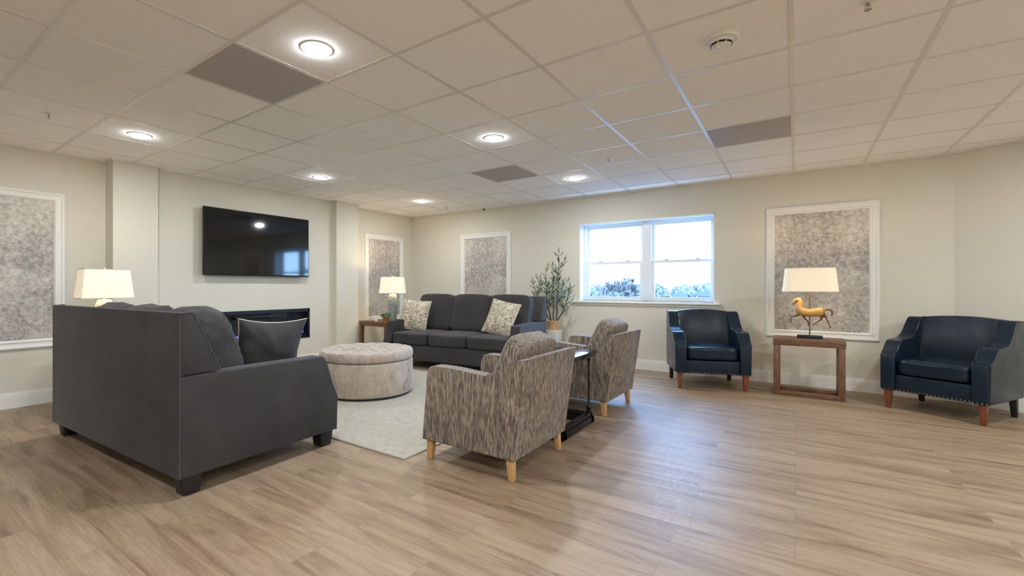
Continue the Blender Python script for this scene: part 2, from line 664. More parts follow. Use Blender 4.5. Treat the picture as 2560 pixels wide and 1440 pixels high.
def m_glass():
    m = bpy.data.materials.new('window_glass')
    m.use_nodes = True
    t = m.node_tree
    t.nodes.clear()
    o = t.nodes.new('ShaderNodeOutputMaterial')
    mx = t.nodes.new('ShaderNodeMixShader')
    a = t.nodes.new('ShaderNodeBsdfTransparent')
    g = t.nodes.new('ShaderNodeBsdfGlossy')
    g.inputs['Roughness'].default_value = 0.02
    lw = t.nodes.new('ShaderNodeLayerWeight')
    lw.inputs['Blend'].default_value = 0.5
    pw = t.nodes.new('ShaderNodeMath'); pw.operation = 'POWER'; pw.inputs[1].default_value = 5.0
    ma = t.nodes.new('ShaderNodeMath'); ma.operation = 'MULTIPLY_ADD'; ma.inputs[1].default_value = 0.6; ma.inputs[2].default_value = 0.03
    t.links.new(lw.outputs['Facing'], pw.inputs[0])
    t.links.new(pw.outputs[0], ma.inputs[0])
    t.links.new(ma.outputs[0], mx.inputs[0])
    t.links.new(a.outputs[0], mx.inputs[1])
    t.links.new(g.outputs[0], mx.inputs[2])
    t.links.new(mx.outputs[0], o.inputs[0])
    return m


M_GLASS = m_glass()

# ------------------------------------------------------------------ room shell
# floor and ceiling cover the whole room, also behind the camera
YF, XR = -3.6, 3.9
W1 = (1.27, YB)                       # where the back wall bends
ang = R(-30.3)
wd = Vector((math.cos(ang), math.sin(ang)))      # direction of the angled wall
LW = 3.04
W2 = (W1[0] + wd.x * LW, W1[1] + wd.y * LW)

struct('floor', box(XL - 0.3, XR + 0.3, YF - 0.3, YB + 0.3, -0.1, 0.0), M_FLOOR)
ceil = struct('ceiling', box(XL - 0.3, XR + 0.3, YF - 0.3, YB + 0.3, ZC, ZC + 0.12), M_CEIL)
GX, GY, T = -0.6274, 0.6523, 0.6096
gb = []
for i in range(-9, 8):
    x = GX + i * T
    if XL < x < XR: gb.append(box(x - 0.012, x + 0.012, YF, YB, ZC - 0.003, ZC + 0.01))
for j in range(-7, 10):
    y = GY + j * T
    if YF < y < YB: gb.append(box(XL, XR, y - 0.012, y + 0.012, ZC - 0.0026, ZC + 0.01))
struct('ceiling_grid', gb, M_GRID, ceil)


def wall_poly(pts, z0, z1, thick=0.12):
    """vertical wall sheet with thickness; pts along the room-side face, room on the right of travel"""
    b = bmesh.new()
    P = [Vector(p) for p in pts]
    ns = []
    for i in range(len(P)):
        d1 = (P[i] - P[i - 1]).normalized() if i else (P[1] - P[0]).normalized()
        d2 = (P[i + 1] - P[i]).normalized() if i < len(P) - 1 else d1
        n1 = Vector((-d1.y, d1.x)); n2 = Vector((-d2.y, d2.x))
        m = (n1 + n2).normalized()
        ns.append(m * (thick / max(0.3, m.dot(n1))))
    f = [[b.verts.new((p.x, p.y, z)) for z in (z0, z1)] for p in P]
    k = [[b.verts.new((p.x + n.x, p.y + n.y, z)) for z in (z0, z1)] for p, n in zip(P, ns)]
    for i in range(len(P) - 1):
        b.faces.new((f[i][0], f[i + 1][0], f[i + 1][1], f[i][1]))
        b.faces.new((k[i][0], k[i][1], k[i + 1][1], k[i + 1][0]))
        b.faces.new((f[i][1], f[i + 1][1], k[i + 1][1], k[i][1]))
        b.faces.new((f[i][0], k[i][0], k[i + 1][0], f[i + 1][0]))
    for i in (0, -1):
        b.faces.new((f[i][0], f[i][1], k[i][1], k[i][0]))
    return b


# left wall: lower plane, pilaster, television wall (with fireplace opening), pilaster, lower plane
P1a, P1b, P2a, P2b = 1.69, 2.10, 4.515, 4.94
FP = (2.62, 4.10, 0.388, 0.817)
left = [wall_poly([(XL, YF), (XL, P1a), (XP, P1a), (XP, P1b), (XT, P1b), (XT, FP[0])], 0, ZC),
        box(XT - 0.12, XT, FP[0], FP[1], 0, FP[2]), box(XT - 0.12, XT, FP[0], FP[1], FP[3], ZC),
        wall_poly([(XT, FP[1]), (XT, P2a), (XP, P2a), (XP, P2b), (XL, P2b), (XL, YB)], 0, ZC)]
struct('wall_left', left, M_WALL)

WX0, WX1, WZ0, WZ1 = -2.595, -0.822, 0.925, 2.052
struct('wall_back', [box(XL - 0.12, WX0, YB, YB + 0.2, 0, ZC), box(WX1, W1[0] + 0.06, YB, YB + 0.2, 0, ZC),
                     box(WX0, WX1, YB, YB + 0.2, 0, WZ0), box(WX0, WX1, YB, YB + 0.2, WZ1, ZC)], M_WALL)
struct('wall_right', wall_poly([W1, W2, (XR, W2[1]), (XR, YF)], 0, ZC), M_WALL)
struct('wall_front', box(XL - 0.12, XR + 0.12, YF - 0.12, YF, 0, ZC), M_WALL)


def baseboard(pts):
    out = []
    for z0, z1, t in ((0, 0.105, 0.016), (0.105, 0.125, 0.012), (0.125, 0.140, 0.007)):
        P = [Vector(p) for p in pts]
        b = wall_poly(pts, z0, z1, -t)
        out.append(b)
    return out


struct('baseboard_left', baseboard([(XL, YF), (XL, P1a), (XP, P1a), (XP, P1b), (XT, P1b), (XT, P2a), (XP, P2a), (XP, P2b), (XL, P2b), (XL, YB)]), M_TRIM)
struct('baseboard_back', baseboard([(XL, YB), W1]), M_TRIM)
struct('baseboard_right', baseboard([W1, W2, (XR, W2[1])]), M_TRIM)
# thin angle moulding where ceiling meets the walls
struct('trim_1', [wall_poly([(XL, YF), (XL, P1a), (XP, P1a), (XP, P1b), (XT, P1b), (XT, P2a), (XP, P2a), (XP, P2b), (XL, P2b), (XL, YB)], ZC - 0.012, ZC, -0.02),
                  wall_poly([(XL, YB), W1, W2], ZC - 0.012, ZC, -0.02)], M_GRID)

# ------------------------------------------------------------------ window
win = bpy.data.objects.new('window_1', None)
C.objects.link(win)
win['kind'] = 'structure'
win.location = ((WX0 + WX1) / 2, YB, WZ0)
GYW = YB + 0.185
off = tr(-win.location.x, -win.location.y, -win.location.z)


def wpart(name, bms, m, smooth=0):
    if not isinstance(bms, list): bms = [bms]
    return obj(name, [xform(b, off) for b in bms], m, win, smooth)


wpart('window_lining', [box(WX0 - 0.001, WX0 + 0.012, YB - 0.002, GYW + 0.05, WZ0, WZ1), box(WX1 - 0.012, WX1 + 0.001, YB - 0.002, GYW + 0.05, WZ0, WZ1),
                        box(WX0, WX1, YB - 0.002, GYW + 0.05, WZ1 - 0.012, WZ1 + 0.001)], M_VINYL)
wpart('window_sill', [box(-2.70, -0.765, YB - 0.045, GYW, 0.897, 0.925, 0.005), box(-2.66, -0.80, YB - 0.014, YB, 0.865, 0.897, 0.003)], M_TRIM)
mx0, mx1 = -1.735, -1.615
FY0, FY1 = GYW - 0.03, GYW + 0.05
# outer frame with centre mullion
wpart('window_frame', [box(WX0, WX0 + 0.05, FY0, FY1, WZ0, WZ1, 0.003), box(WX1 - 0.03, WX1, FY0, FY1, WZ0, WZ1, 0.003),
                       box(WX0 + 0.05, WX1 - 0.03, FY0 + 0.001, FY1 - 0.001, WZ1 - 0.03, WZ1 - 0.0005), box(WX0 + 0.05, WX1 - 0.03, FY0 + 0.001, FY1 - 0.001, WZ0 + 0.0005, WZ0 + 0.022),
                       box(mx0, mx1, FY0 - 0.012, FY1 - 0.002, WZ0 + 0.001, WZ1 - 0.001, 0.004)], M_VINYL)
for (a, b_) in ((WX0 + 0.05, mx0), (mx1, WX1 - 0.03)):
    zt, zb, zm = WZ1 - 0.03, WZ0 + 0.022, 1.475
    s = 0.038
    # upper sash further out, lower sash nearer the room
    wpart('window_sash', [box(a, a + s, GYW + 0.012, GYW + 0.04, zm - 0.02, zt), box(b_ - s, b_, GYW + 0.012, GYW + 0.04, zm - 0.02, zt),
                          box(a + s, b_ - s, GYW + 0.013, GYW + 0.039, zt - s, zt - 0.0005), box(a + s, b_ - s, GYW + 0.013, GYW + 0.039, zm - 0.018, zm + 0.016)], M_VINYL)
    wpart('window_sash', [box(a, a + s, GYW - 0.018, GYW + 0.012, zb, zm + 0.018, 0.002), box(b_ - s, b_, GYW - 0.018, GYW + 0.012, zb, zm + 0.018, 0.002),
                          box(a + s - 0.001, b_ - s + 0.001, GYW - 0.017, GYW + 0.011, zb + 0.0005, zb + s), box(a + s - 0.001, b_ - s + 0.001, GYW - 0.021, GYW + 0.011, zm - 0.018, zm + 0.0175)], M_VINYL)
    for q in (0.25, 0.75):
        x = a + (b_ - a) * q
        wpart('window_latch', [box(x - 0.028, x + 0.028, GYW - 0.026, GYW, zm + 0.018, zm + 0.030, 0.004), box(x - 0.008, x + 0.022, GYW - 0.034, GYW - 0.014, zm + 0.026, zm + 0.038, 0.003)], M_WHITEP)
    wpart('window_glass', box(a + 0.03, b_ - 0.03, GYW + 0.022, GYW + 0.028, zm, zt - 0.03), M_GLASS)
    wpart('window_glass', box(a + 0.03, b_ - 0.03, GYW - 0.006, GYW, zb + 0.03, zm), M_GLASS)

# portal: tells the renderer where daylight comes in
pl = bpy.data.lights.new('window_portal', 'AREA')
pl.shape = 'RECTANGLE'
pl.size, pl.size_y = WX1 - WX0, WZ1 - WZ0
pl.cycles.is_portal = True
po = bpy.data.objects.new('window_portal', pl)
po.location = ((WX0 + WX1) / 2, GYW + 0.06, (WZ0 + WZ1) / 2)
po.rotation_euler = (-PI / 2, 0, 0)
C.objects.link(po)


# ------------------------------------------------------------------ moulded wallpaper panels
def wall_panel(origin, rz, w, z0, z1, label, mw=0.088):
    """picture-frame moulding round a wallpaper field; local x along the wall, -y into the room"""
    t = thing('wall_panel', label, 'wall panel', (origin[0], origin[1], z0), rz, 'moulded wallpaper panels')
    h = z1 - z0
    prof = [(0.0, 0.0), (0.0, 0.012), (0.012, 0.024), (0.026, 0.022), (0.034, 0.015), (0.058, 0.013), (0.066, 0.019), (0.076, 0.018), (mw, 0.006), (mw, 0.0)]
    b = bmesh.new()
    rings = []
    for d, o in prof:
        rings.append([b.verts.new(p) for p in ((-w / 2 + d, -o - 0.0005, d), (w / 2 - d, -o - 0.0005, d), (w / 2 - d, -o - 0.0005, h - d), (-w / 2 + d, -o - 0.0005, h - d))])
    for a, c in zip(rings, rings[1:]):
        for k in range(4):
            b.faces.new((a[k], a[(k + 1) % 4], c[(k + 1) % 4], c[k]))
    obj('panel_moulding', b, M_TRIM, t, 20)
    obj('wallpaper', box(-w / 2 + mw - 0.004, w / 2 - mw + 0.004, -0.004, -0.0005, mw - 0.004, h - mw + 0.004), M_PAPER, t, 0)
    return t


# left wall faces +x: local x -> world -y ... rotation of +90 sends -y to +x
wall_panel((XL, 0.70), PI / 2, 1.32, 0.538, 2.052, 'large white-moulded wallpaper panel on the left wall, cut off by the photo edge')
wall_panel((XL, 5.735), PI / 2, 0.93, 0.53, 2.040, 'narrow white-moulded wallpaper panel on the left wall, behind the lamp in the far corner')
wall_panel((-4.27, YB), 0, 1.02, 0.545, 2.040, 'white-moulded wallpaper panel on the back wall above the three-seat sofa')
wall_panel((0.22, YB), 0, 1.008, 0.545, 2.052, 'white-moulded wallpaper panel on the back wall behind the horse lamp')


# ------------------------------------------------------------------ ceiling fittings
def downlight(x, y, label, k=1.0):
    t = thing('ceiling_downlight', label, 'ceiling light', (x, y, ZC), 0, 'recessed round ceiling lights')
    obj('trim_ring', lathe([(0.088, 0.0), (0.088, -0.003), (0.084, -0.005), (0.069, -0.005), (0.068, -0.003)], n=48), M_WHITEP, t)
    obj('lens', lathe([(0.068, -0.003), (0.065, -0.015), (0.045, -0.019), (0.0, -0.021)], n=48), M_LED, t)
    l = bpy.data.lights.new('downlight_lamp', 'AREA')
    l.shape = 'DISK'
    l.size = 0.125
    l.energy = LAMP_W * k
    l.color = LAMP_C
    o = bpy.data.objects.new('downlight_lamp', l)
    C.objects.link(o)
    o.parent = t
    o.location = (0, 0, -0.024)
    return t


for x, y, lb, *k in ((-2.157, 1.573, 'largest round ceiling light, in the tile beside the nearest grey ceiling panel'),
                 (-4.636, 1.569, 'round ceiling light nearest the left wall, above the near sofa', 0.62),
                 (-2.175, 3.435, 'round ceiling light in the middle of the ceiling, above the armchairs'),
                 (-4.652, 3.439, 'round ceiling light in front of the television, above the ottoman side', 0.62),
                 (-2.183, 5.293, 'round ceiling light nearest the window, right of the farthest grey panel'),
                 (-4.678, 5.324, 'smallest round ceiling light, near the far corner of the room', 0.8),
                 (1.53, 4.62, 'round ceiling light just outside the right edge of the photo'),
                 (0.30, -0.26, 'added unseen fill light just behind the photographer', 2.2),  # from here on: unseen lights added to fill and even out the room
                 (-2.16, -0.28, 'added unseen fill light behind the near sofa, out of the photo', 0.7),
                 (-4.64, -0.28, 'added unseen fill light by the left wall, out of the photo', 0.5),
                 (1.6, 1.57, 'added unseen fill light to the right of the photographer', 2.0),
                 (2.9, -0.26, 'added unseen fill light far right behind the photographer', 2.5),
                 (3.0, 3.4, 'added unseen fill light in the right part of the room, out of the photo', 2.2),
                 (0.3, -2.2, 'added unseen fill light at the back of the room behind the photographer', 2.5)):
    downlight(x, y, lb, *k)


def ceil_panel(x0, y0, label):
    t = thing('ceiling_panel', label, 'ceiling panel', (x0 + T / 2, y0 + T / 2, ZC), 0, 'flat grey ceiling panels')
    obj('panel_face', box(-T / 2 + 0.014, T / 2 - 0.014, -T / 2 + 0.014, T / 2 - 0.014, -0.004, 0.002, 0.0015), M_PANEL, t, 0)
    return t


ceil_panel(GX - 4 * T, GY + T, 'nearest flat grey ceiling panel, beside the largest round light')
ceil_panel(GX - 4 * T, GY + 6 * T, 'farthest flat grey ceiling panel, above the sofa in front of the window')
ceil_panel(GX, GY + 6 * T, 'flat grey ceiling panel on the right, above the navy armchair')

t = thing('smoke_detector', 'white round smoke detector with dark vents on the ceiling', 'smoke detector', (-0.32, 2.762, ZC))
obj('mounting_plate', lathe([(0.0, 0), (0.082, 0.0), (0.082, -0.010), (0.076, -0.018), (0.058, -0.020), (0.0, -0.020)], n=48), M_WHITEP, t)
obj('sensor_head', lathe([(0.0, -0.019), (0.056, -0.019), (0.052, -0.030), (0.046, -0.034), (0.050, -0.036), (0.046, -0.046), (0.034, -0.052), (0.0, -0.053)], n=48), M_WHITEP, t)
for k in range(8):
    a = 2 * PI * k / 8 + 0.2
    obj('vent', xform(box(-0.015, 0.015, -0.003, 0.003, -0.042, -0.033), rz_(math.degrees(a)) @ tr(0, 0.0475, 0)), M_BEZEL, t, 0)
obj('test_button', lathe([(0.0, -0.052), (0.009, -0.052), (0.008, -0.064), (0, -0.066)], x=-0.012, y=-0.025, n=16), M_WHITEP, t)


def sprinkler(x, y, label):
    t = thing('fire_sprinkler', label, 'fire sprinkler', (x, y, ZC), 0, 'ceiling fire sprinklers')
    obj('escutcheon', lathe([(0, 0), (0.030, 0), (0.028, -0.005), (0.012, -0.010), (0, -0.010)], n=24), M_WHITEP, t)
    obj('sprinkler_body', [tube([(0, 0, -0.005), (0, 0, -0.018)], 0.008), tube([(0.006, 0, -0.018), (0.010, 0, -0.028), (0.004, 0, -0.040)], 0.0022, 6),
                           tube([(-0.006, 0, -0.018), (-0.010, 0, -0.028), (-0.004, 0, -0.040)], 0.0022, 6), tube([(0, 0, -0.018), (0, 0, -0.040)], 0.002, 6)], M_STEEL, t)
    obj('deflector', lathe([(0, -0.040), (0.014, -0.040), (0.014, -0.042), (0, -0.042)], n=16), M_STEEL, t)


sprinkler(-4.612, 0.964, 'small fire sprinkler on the ceiling at the far left')
sprinkler(-1.567, 4.686, 'small fire sprinkler on the ceiling above the window side')
sprinkler(-4.679, 5.933, 'small fire sprinkler on the ceiling near the far corner')
sprinkler(0.272, 2.802, 'fire sprinkler at the top edge of the photo, right of the smoke detector')

t = thing('security_camera', 'small white security camera with black lens at the ceiling edge', 'security camera', (-4.15, 6.28, ZC), R(25))
obj('camera_base', lathe([(0, 0), (0.042, 0), (0.042, -0.018), (0.03, -0.026), (0, -0.026)], n=24), M_WHITEP, t)
obj('camera_housing', xform(superbox(0.05, 0.09, 0.055, 5, 4), tr(0, -0.012, -0.050) @ rx(12)), M_WHITEP, t)
obj('lens', xform(lathe([(0, 0), (0.018, 0), (0.016, 0.006), (0, 0.007)], n=20), tr(0, -0.056, -0.060) @ rx(102)), M_SCREEN, t)

# ------------------------------------------------------------------ television and fireplace
t = thing('television', 'large black flat television hung on the wall above the fireplace', 'television', (XT, 3.298, 1.268), PI / 2)
W, H = 1.450, 0.824
obj('tv_housing', box(-W / 2, W / 2, -0.092, -0.062, 0, H, 0.006), M_BEZEL, t)
obj('screen', box(-W / 2 + 0.010, W / 2 - 0.010, -0.0935, -0.0915, 0.018, H - 0.010), M_SCREEN, t, 0)
obj('back_cover', box(-W * 0.36, W * 0.36, -0.064, -0.035, 0.02, H * 0.68, 0.01), M_BEZEL, t)
obj('wall_bracket', box(-0.30, 0.30, -0.04, 0.0, 0.25, 0.55, 0.004), M_BLACK, t)

t = thing('electric_fireplace', 'long black electric fireplace set in the wall with blue glow', 'fireplace', (XT, (FP[0] + FP[1]) / 2, FP[2]), PI / 2)
fw, fh = (FP[1] - FP[0]) - 0.004, (FP[3] - FP[2]) - 0.004
obj('firebox', [box(-fw / 2, fw / 2, 0.10, 0.118, 0.002, fh), box(-fw / 2, -fw / 2 + 0.015, -0.0, 0.118, 0.002, fh), box(fw / 2 - 0.015, fw / 2, -0.0, 0.118, 0.002, fh),
                box(-fw / 2, fw / 2, 0, 0.118, 0.002, 0.02), box(-fw / 2, fw / 2, 0, 0.118, fh - 0.02, fh)], M_BEZEL, t, 0)
obj('surround', [box(-fw / 2, fw / 2, -0.008, 0.002, 0.002, 0.035, 0.002), box(-fw / 2, fw / 2, -0.008, 0.002, fh - 0.045, fh, 0.002),
                 box(-fw / 2, -fw / 2 + 0.03, -0.008, 0.002, 0.002, fh, 0.002), box(fw / 2 - 0.03, fw / 2, -0.008, 0.002, 0.002, fh, 0.002)], M_BEZEL, t, 0)
obj('heater_grille', [box(-0.35, 0.35, 0.02, 0.06, fh - 0.11, fh - 0.075, 0.003)], M_BLACK, t)
random.seed(5)
emb = []
for k in range(70):
    x = random.uniform(-fw / 2 + 0.05, fw / 2 - 0.05)
    emb.append(xform(superbox(random.uniform(.02, .035), .02, random.uniform(.012, .022), 3, 1), tr(x, random.uniform(0.03, 0.08), 0.075 + random.uniform(0, .02)) @ rz_(random.uniform(0, 90))))
tag(obj('ember_bed', emb, M_BLUE, t), kind='stuff')
obj('ember_tray', box(-fw / 2 + 0.02, fw / 2 - 0.02, 0.02, 0.10, 0.02, 0.068), M_BEZEL, t, 0)
obj('glass_front', box(-fw / 2 + 0.028, fw / 2 - 0.028, -0.004, -0.001, 0.033, fh - 0.043), M_GLASS, t, 0)


# ------------------------------------------------------------------ sofas (local: back at y = 0, seat faces +y)
def sofa(name, label, L, D, loc, rz, group, seeds, cn=4.0, ct=0.25, wr=0.011):
    t = thing(name, label, 'sofa', loc, rz, group)
    h = L / 2
    aw = 0.125
    ah = 0.655
    armp = [(0.0, 0.105), (0.0, ah - 0.006), (D - 0.13, ah - 0.012), (D - 0.108, ah - 0.025), (D - 0.098, ah - 0.06), (D - 0.080, ah - 0.14), (D - 0.045, ah - 0.215),
            (D - 0.004, ah - 0.285), (D, ah - 0.31), (D, 0.105)]
    for s in (-1, 1):
        x0, x1 = (-h, -h + aw) if s < 0 else (h - aw, h)
        obj('arm', prism_x(armp, x0, x1, 0.010, 3), M_SOFA, t, 40)
    backp = [(0.0, ah), (0.0, 0.982), (0.008, 0.990), (0.060, 0.988), (0.072, 0.980), (0.215, ah + 0.005)]
    obj('backrest', [prism_x(backp, -h, h, 0.008, 2), box(-h + aw, h - aw, 0.0, 0.24, 0.105, ah + 0.01, 0.004)], M_SOFA, t, 40)
    obj('back_panel', box(-h + 0.006, h - 0.006, -0.005, 0.02, 0.105, 0.984, 0.003), M_SOFA, t)
    pp = []
    for s in (-1, 1):
        x = s * (h - 0.003)
        pp.append(tube([(x, -0.001, 0.11), (x, -0.001, 0.98)], 0.0045, 6))
        pp.append(tube([(x, 0.0, 0.986), (x, 0.064, 0.990), (x, 0.075, 0.976), (x, 0.215, ah + 0.006)], 0.0045, 6))
    pp.append(tube([(-h, 0.0, 0.988), (h, 0.0, 0.988)], 0.0045, 6))
    obj('piping', pp, M_SOFAPIPE, t)
    iw = L - 2 * aw
    sx_ = -h + L * 0.70
    obj('back_seam', tube([(sx_, -0.0045, 0.11), (sx_, -0.0045, 0.985)], 0.002, 6), M_SOFAPIPE, t)
    obj('seat_base', box(-h + aw, h - aw, 0.2, D - 0.035, 0.105, 0.318, 0.012, 3), M_SOFA, t)
    n = 3
    cw = iw / n
    for k in range(n):
        x = -iw / 2 + cw * (k + 0.5)
        obj('seat_cushion', xform(superbox(cw - 0.006, D - 0.25, 0.165, 9, 12, 0.10, 0.0015, seeds + k, 5), tr(x, 0.24 + (D - 0.25) / 2, 0.402)), M_SOFA, t, 60)
    for k in range(n):
        x = -iw / 2 + cw * (k + 0.5)
        sg = seeds * 3 + k
        b = superbox(cw + 0.01, ct, 0.56, cn, 16, 0.0, wr, sg, 8)
        for v in b.verts:            # slump: fuller in the lower half, puffed front
            q = v.co.z / 0.28
            v.co.y *= 1.0 - 0.16 * q
            v.co.z -= 0.012 * abs(v.co.x / (cw / 2)) ** 2 * (1 if q > 0 else 0)
        obj('back_cushion', xform(b, tr(x, 0.255 if cn > 6 else 0.285, 0.735 if cn > 6 else 0.722) @ rx(13)), M_SOFA, t, 70)
    for sx in (-1, 1):
        for y in (0.075, D - 0.075):
            obj('leg', taper(sx * (h - 0.075), y, 0, 0.107, 0.085, 0.105, 0.004), M_DARKLEG, t)
    return t


sofa('sofa', 'charcoal fabric sofa seen from behind at the left, with its black block legs', 1.95, 1.06, (-3.605, 1.028, 0), R(2.6), 'charcoal three-seat sofas', 3, 3.6, 0.33, 0.016)
sofa('sofa', 'charcoal fabric three-seat sofa facing the camera, set before the back wall', 2.08, 1.04, (-3.885, 5.775, 0), R(186), 'charcoal three-seat sofas', 11, 8.0, 0.24, 0.003)


def throw_pillow(label, loc, rot, w=0.46, h=0.46, t_=0.15, seed=1, dark_back=True, ear=0.06):
    t = thing('throw_pillow', label, 'pillow', loc, 0, 'printed throw pillows')
    t.rotation_euler = rot
    obj('printed_front', pillow(w, h, t_, ear, 0.006, seed, 30, 1), M_FLORAL, t, 80)
    obj('plain_back', pillow(w, h, t_, ear, 0.012, seed + 4, 30, -1), M_SOFA if dark_back else M_FLORAL, t, 80)
    obj('edge_piping', xform(pillow_edge(w, h, ear, 0.0035), tr(0, -0.003, 0)), M_CREAM, t)
    return t


# in the near sofa: leans on its right arm, printed side inward
throw_pillow('dark-backed throw pillow with cream edge leaning on the near sofa\'s arm', (-2.925, 1.745, 0.690), (R(-15), R(-3), R(90 + 183)), 0.52, 0.46, 0.21, 2, True, 0.13)
throw_pillow('cream and grey printed throw pillow at the left end of the far sofa', (-4.63, 5.10, 0.705), (R(-20), R(4), R(18)), 0.46, 0.47, 0.15, 7, False)
throw_pillow('cream and grey printed throw pillow at the right end of the far sofa', (-3.20, 5.24, 0.710), (R(-22), R(9), R(-8)), 0.48, 0.48, 0.15, 9, False)


# ------------------------------------------------------------------ patterned armchairs (local: front at -y)
def patterned_chair(loc, rz, label):
    t = thing('patterned_armchair', label, 'armchair', loc, rz, 'streaked grey-brown armchairs')
    w = 0.725 / 2
    top = [(-0.296, 0.560), (-0.288, 0.596), (-0.262, 0.615), (-0.20, 0.618), (-0.08, 0.616), (0.06, 0.605), (0.16, 0.600), (0.205, 0.612), (0.27, 0.658), (0.335, 0.696), (0.40, 0.714), (0.428, 0.717)]
    armp = [(-0.345, 0.130)] + smooth_poly(top, 3) + [(0.345, 0.130)]
    for s in (-1, 1):
        x0, x1 = (-w, -w + 0.095) if s < 0 else (w - 0.095, w)
        obj('arm', prism_x(armp, x0, x1, 0.014, 3), M_STREAK, t, 45)
    backp = [(0.345, 0.130), (0.428, 0.717), (0.405, 0.722), (0.335, 0.700), (0.22, 0.30), (0.22, 0.130)]
    obj('backrest', prism_x(backp, -w + 0.09, w - 0.09, 0.004, 2), M_STREAK, t, 45)
    obj('seat_base', box(-w + 0.09, w - 0.09, -0.325, 0.25, 0.130, 0.285, 0.012, 3), M_STREAK, t)
    obj('seat_cushion', xform(superbox(0.53, 0.56, 0.15, 8, 10, 0.12, 0.002, 2, 5), tr(0, -0.055, 0.365)), M_STREAK, t, 60)
    b = superbox(0.49, 0.17, 0.44, 6.0, 14, 0, 0.007, 5, 7)
    obj('back_cushion', xform(b, tr(0, 0.212, 0.612) @ rx(-24)), M_STREAK, t, 70)
    for sx in (-1, 1):
        obj('leg', taper(sx * (w - 0.050), -0.300, 0, 0.135, 0.036, 0.048, 0.006, dx=sx * 0.004, dy=-0.004), M_OAK, t)
        obj('leg', taper(sx * (w - 0.050), 0.300, 0, 0.135, 0.036, 0.048, 0.006, dx=sx * 0.004, dy=0.012), M_OAK, t)
    return t


pc = patterned_chair((-1.645, 2.622, 0), -PI / 2, 'nearest streaked grey-brown armchair on light oak legs, back towards the camera')
dup(pc, (-1.655, 4.262, 0), -PI / 2 - R(1.5), 'farther streaked grey-brown armchair, behind the black iron-base table')


# ------------------------------------------------------------------ navy leather armchairs (local: front at -y)
def leather_chair(loc, rz, label):
    t = thing('leather_armchair', label, 'armchair', loc, rz, 'navy leather armchairs')
    w = 0.355
    top = [(-0.335, 0.485), (-0.322, 0.503), (-0.285, 0.530), (-0.235, 0.592), (-0.195, 0.622), (-0.13, 0.630), (-0.06, 0.632), (0.00, 0.650), (0.06, 0.705), (0.11, 0.775), (0.150, 0.822), (0.185, 0.838), (0.30, 0.832), (0.335, 0.820)]
    armp = [(-0.338, 0.172)] + smooth_poly(top, 4) + [(0.315, 0.172)]
    for s in (-1, 1):
        x0, x1 = (-w, -w + 0.105) if s < 0 else (w - 0.105, w)
        b = prism_x(armp, x0, x1, 0.012, 3)
        for v in b.verts:     # arms flare outwards a little towards the top of the front
            k = max(0, (v.co.z - 0.40) / 0.23) * max(0, min(1, (0.15 - v.co.y) / 0.3))
            v.co.x += s * 0.012 * min(1, k)
        a = obj('arm', b, M_LEATHER, t, 45)
        a_in = (w - 0.105) * s
        obj('front_post', box(min(x0, x1) + 0.004, max(x0, x1) - 0.004, -0.350, -0.333, 0.178, 0.488, 0.007, 3), M_LEATHER, a)
        obj('welt', tube([(a_in + s * 0.004, -0.343, 0.18)] + [(a_in + s * 0.004, y, z + 0.001) for y, z in smooth_poly(top, 4)], 0.004, 6), M_LEATHER, a)
    # crested inside back and outer back
    b = bmesh.new()
    nx, nz = 16, 14
    iw = w - 0.095
    fr = []; bk = []
    for i in range(nx + 1):
        u = -1 + 2 * i / nx
        topz = 0.838 + 0.022 * (1 - u * u)
        fr.append([b.verts.new((u * iw, 0.115 + 0.10 * (k / nz) + 0.03 * abs(u) ** 3 * -1 + (0.03 * (1 - (k / nz)) ** 3) - (0.012 * math.sin(PI * k / nz) * (1 - u * u)), 0.36 + (topz - 0.36) * k / nz)) for k in range(nz + 1)])
        bk.append([b.verts.new((u * iw, 0.335 - 0.02 * (1 - k / nz), 0.172 + (topz - 0.004 - 0.172) * k / nz)) for k in range(nz + 1)])
    for g in (fr, bk):
        for i in range(nx):
            for k in range(nz): b.faces.new((g[i][k], g[i + 1][k], g[i + 1][k + 1], g[i][k + 1]))
    for i in range(nx):
        b.faces.new((fr[i][nz], fr[i + 1][nz], bk[i + 1][nz], bk[i][nz]))
        b.faces.new((fr[i][0], bk[i][0], bk[i + 1][0], fr[i + 1][0]))
    for i in (0, nx):
        for k in range(nz): b.faces.new((fr[i][k], fr[i][k + 1], bk[i][k + 1], bk[i][k]))
    obj('backrest', b, M_LEATHER, t, 50)
    obj('seat_rail', box(-w + 0.095, w - 0.095, -0.326, 0.30, 0.172, 0.318, 0.008, 3), M_LEATHER, t)
    obj('seat_cushion', xform(superbox(0.500, 0.50, 0.145, 7, 12, 0.14, 0.003, 8, 6), tr(0, -0.090, 0.394)), M_LEATHER, t, 60)
    nail = None
    for k in range(27):
        x = -w + 0.012 + (2 * w - 0.024) * k / 26
        if nail is None: nail = nl = obj('nail_head', sball(0, 0, 0, 0.0055, 8), M_NAIL, t)
        else: nl = dup(nail, parent=t)
        nl.location = (x, -0.349 if abs(x) > w - 0.11 else -0.327, 0.183)
    for sx in (-1, 1):
        obj('leg', taper(sx * (w - 0.045), -0.300, 0, 0.175, 0.032, 0.052, 0.003), M_MAHOG, t)
        obj('leg', taper(sx * (w - 0.050), 0.270, 0, 0.175, 0.034, 0.048, 0.003, dy=0.030), M_DARKLEG, t)
    return t


lc0 = leather_chair((-0.845, 5.915, 0), R(20.5), 'navy blue leather armchair with nailhead trim under the window')
dup(lc0, (1.125, 5.880, 0), R(-30.5), 'navy blue leather armchair at the right edge, beside the wooden side table')
lc0.scale = (1.05, 1, 1)


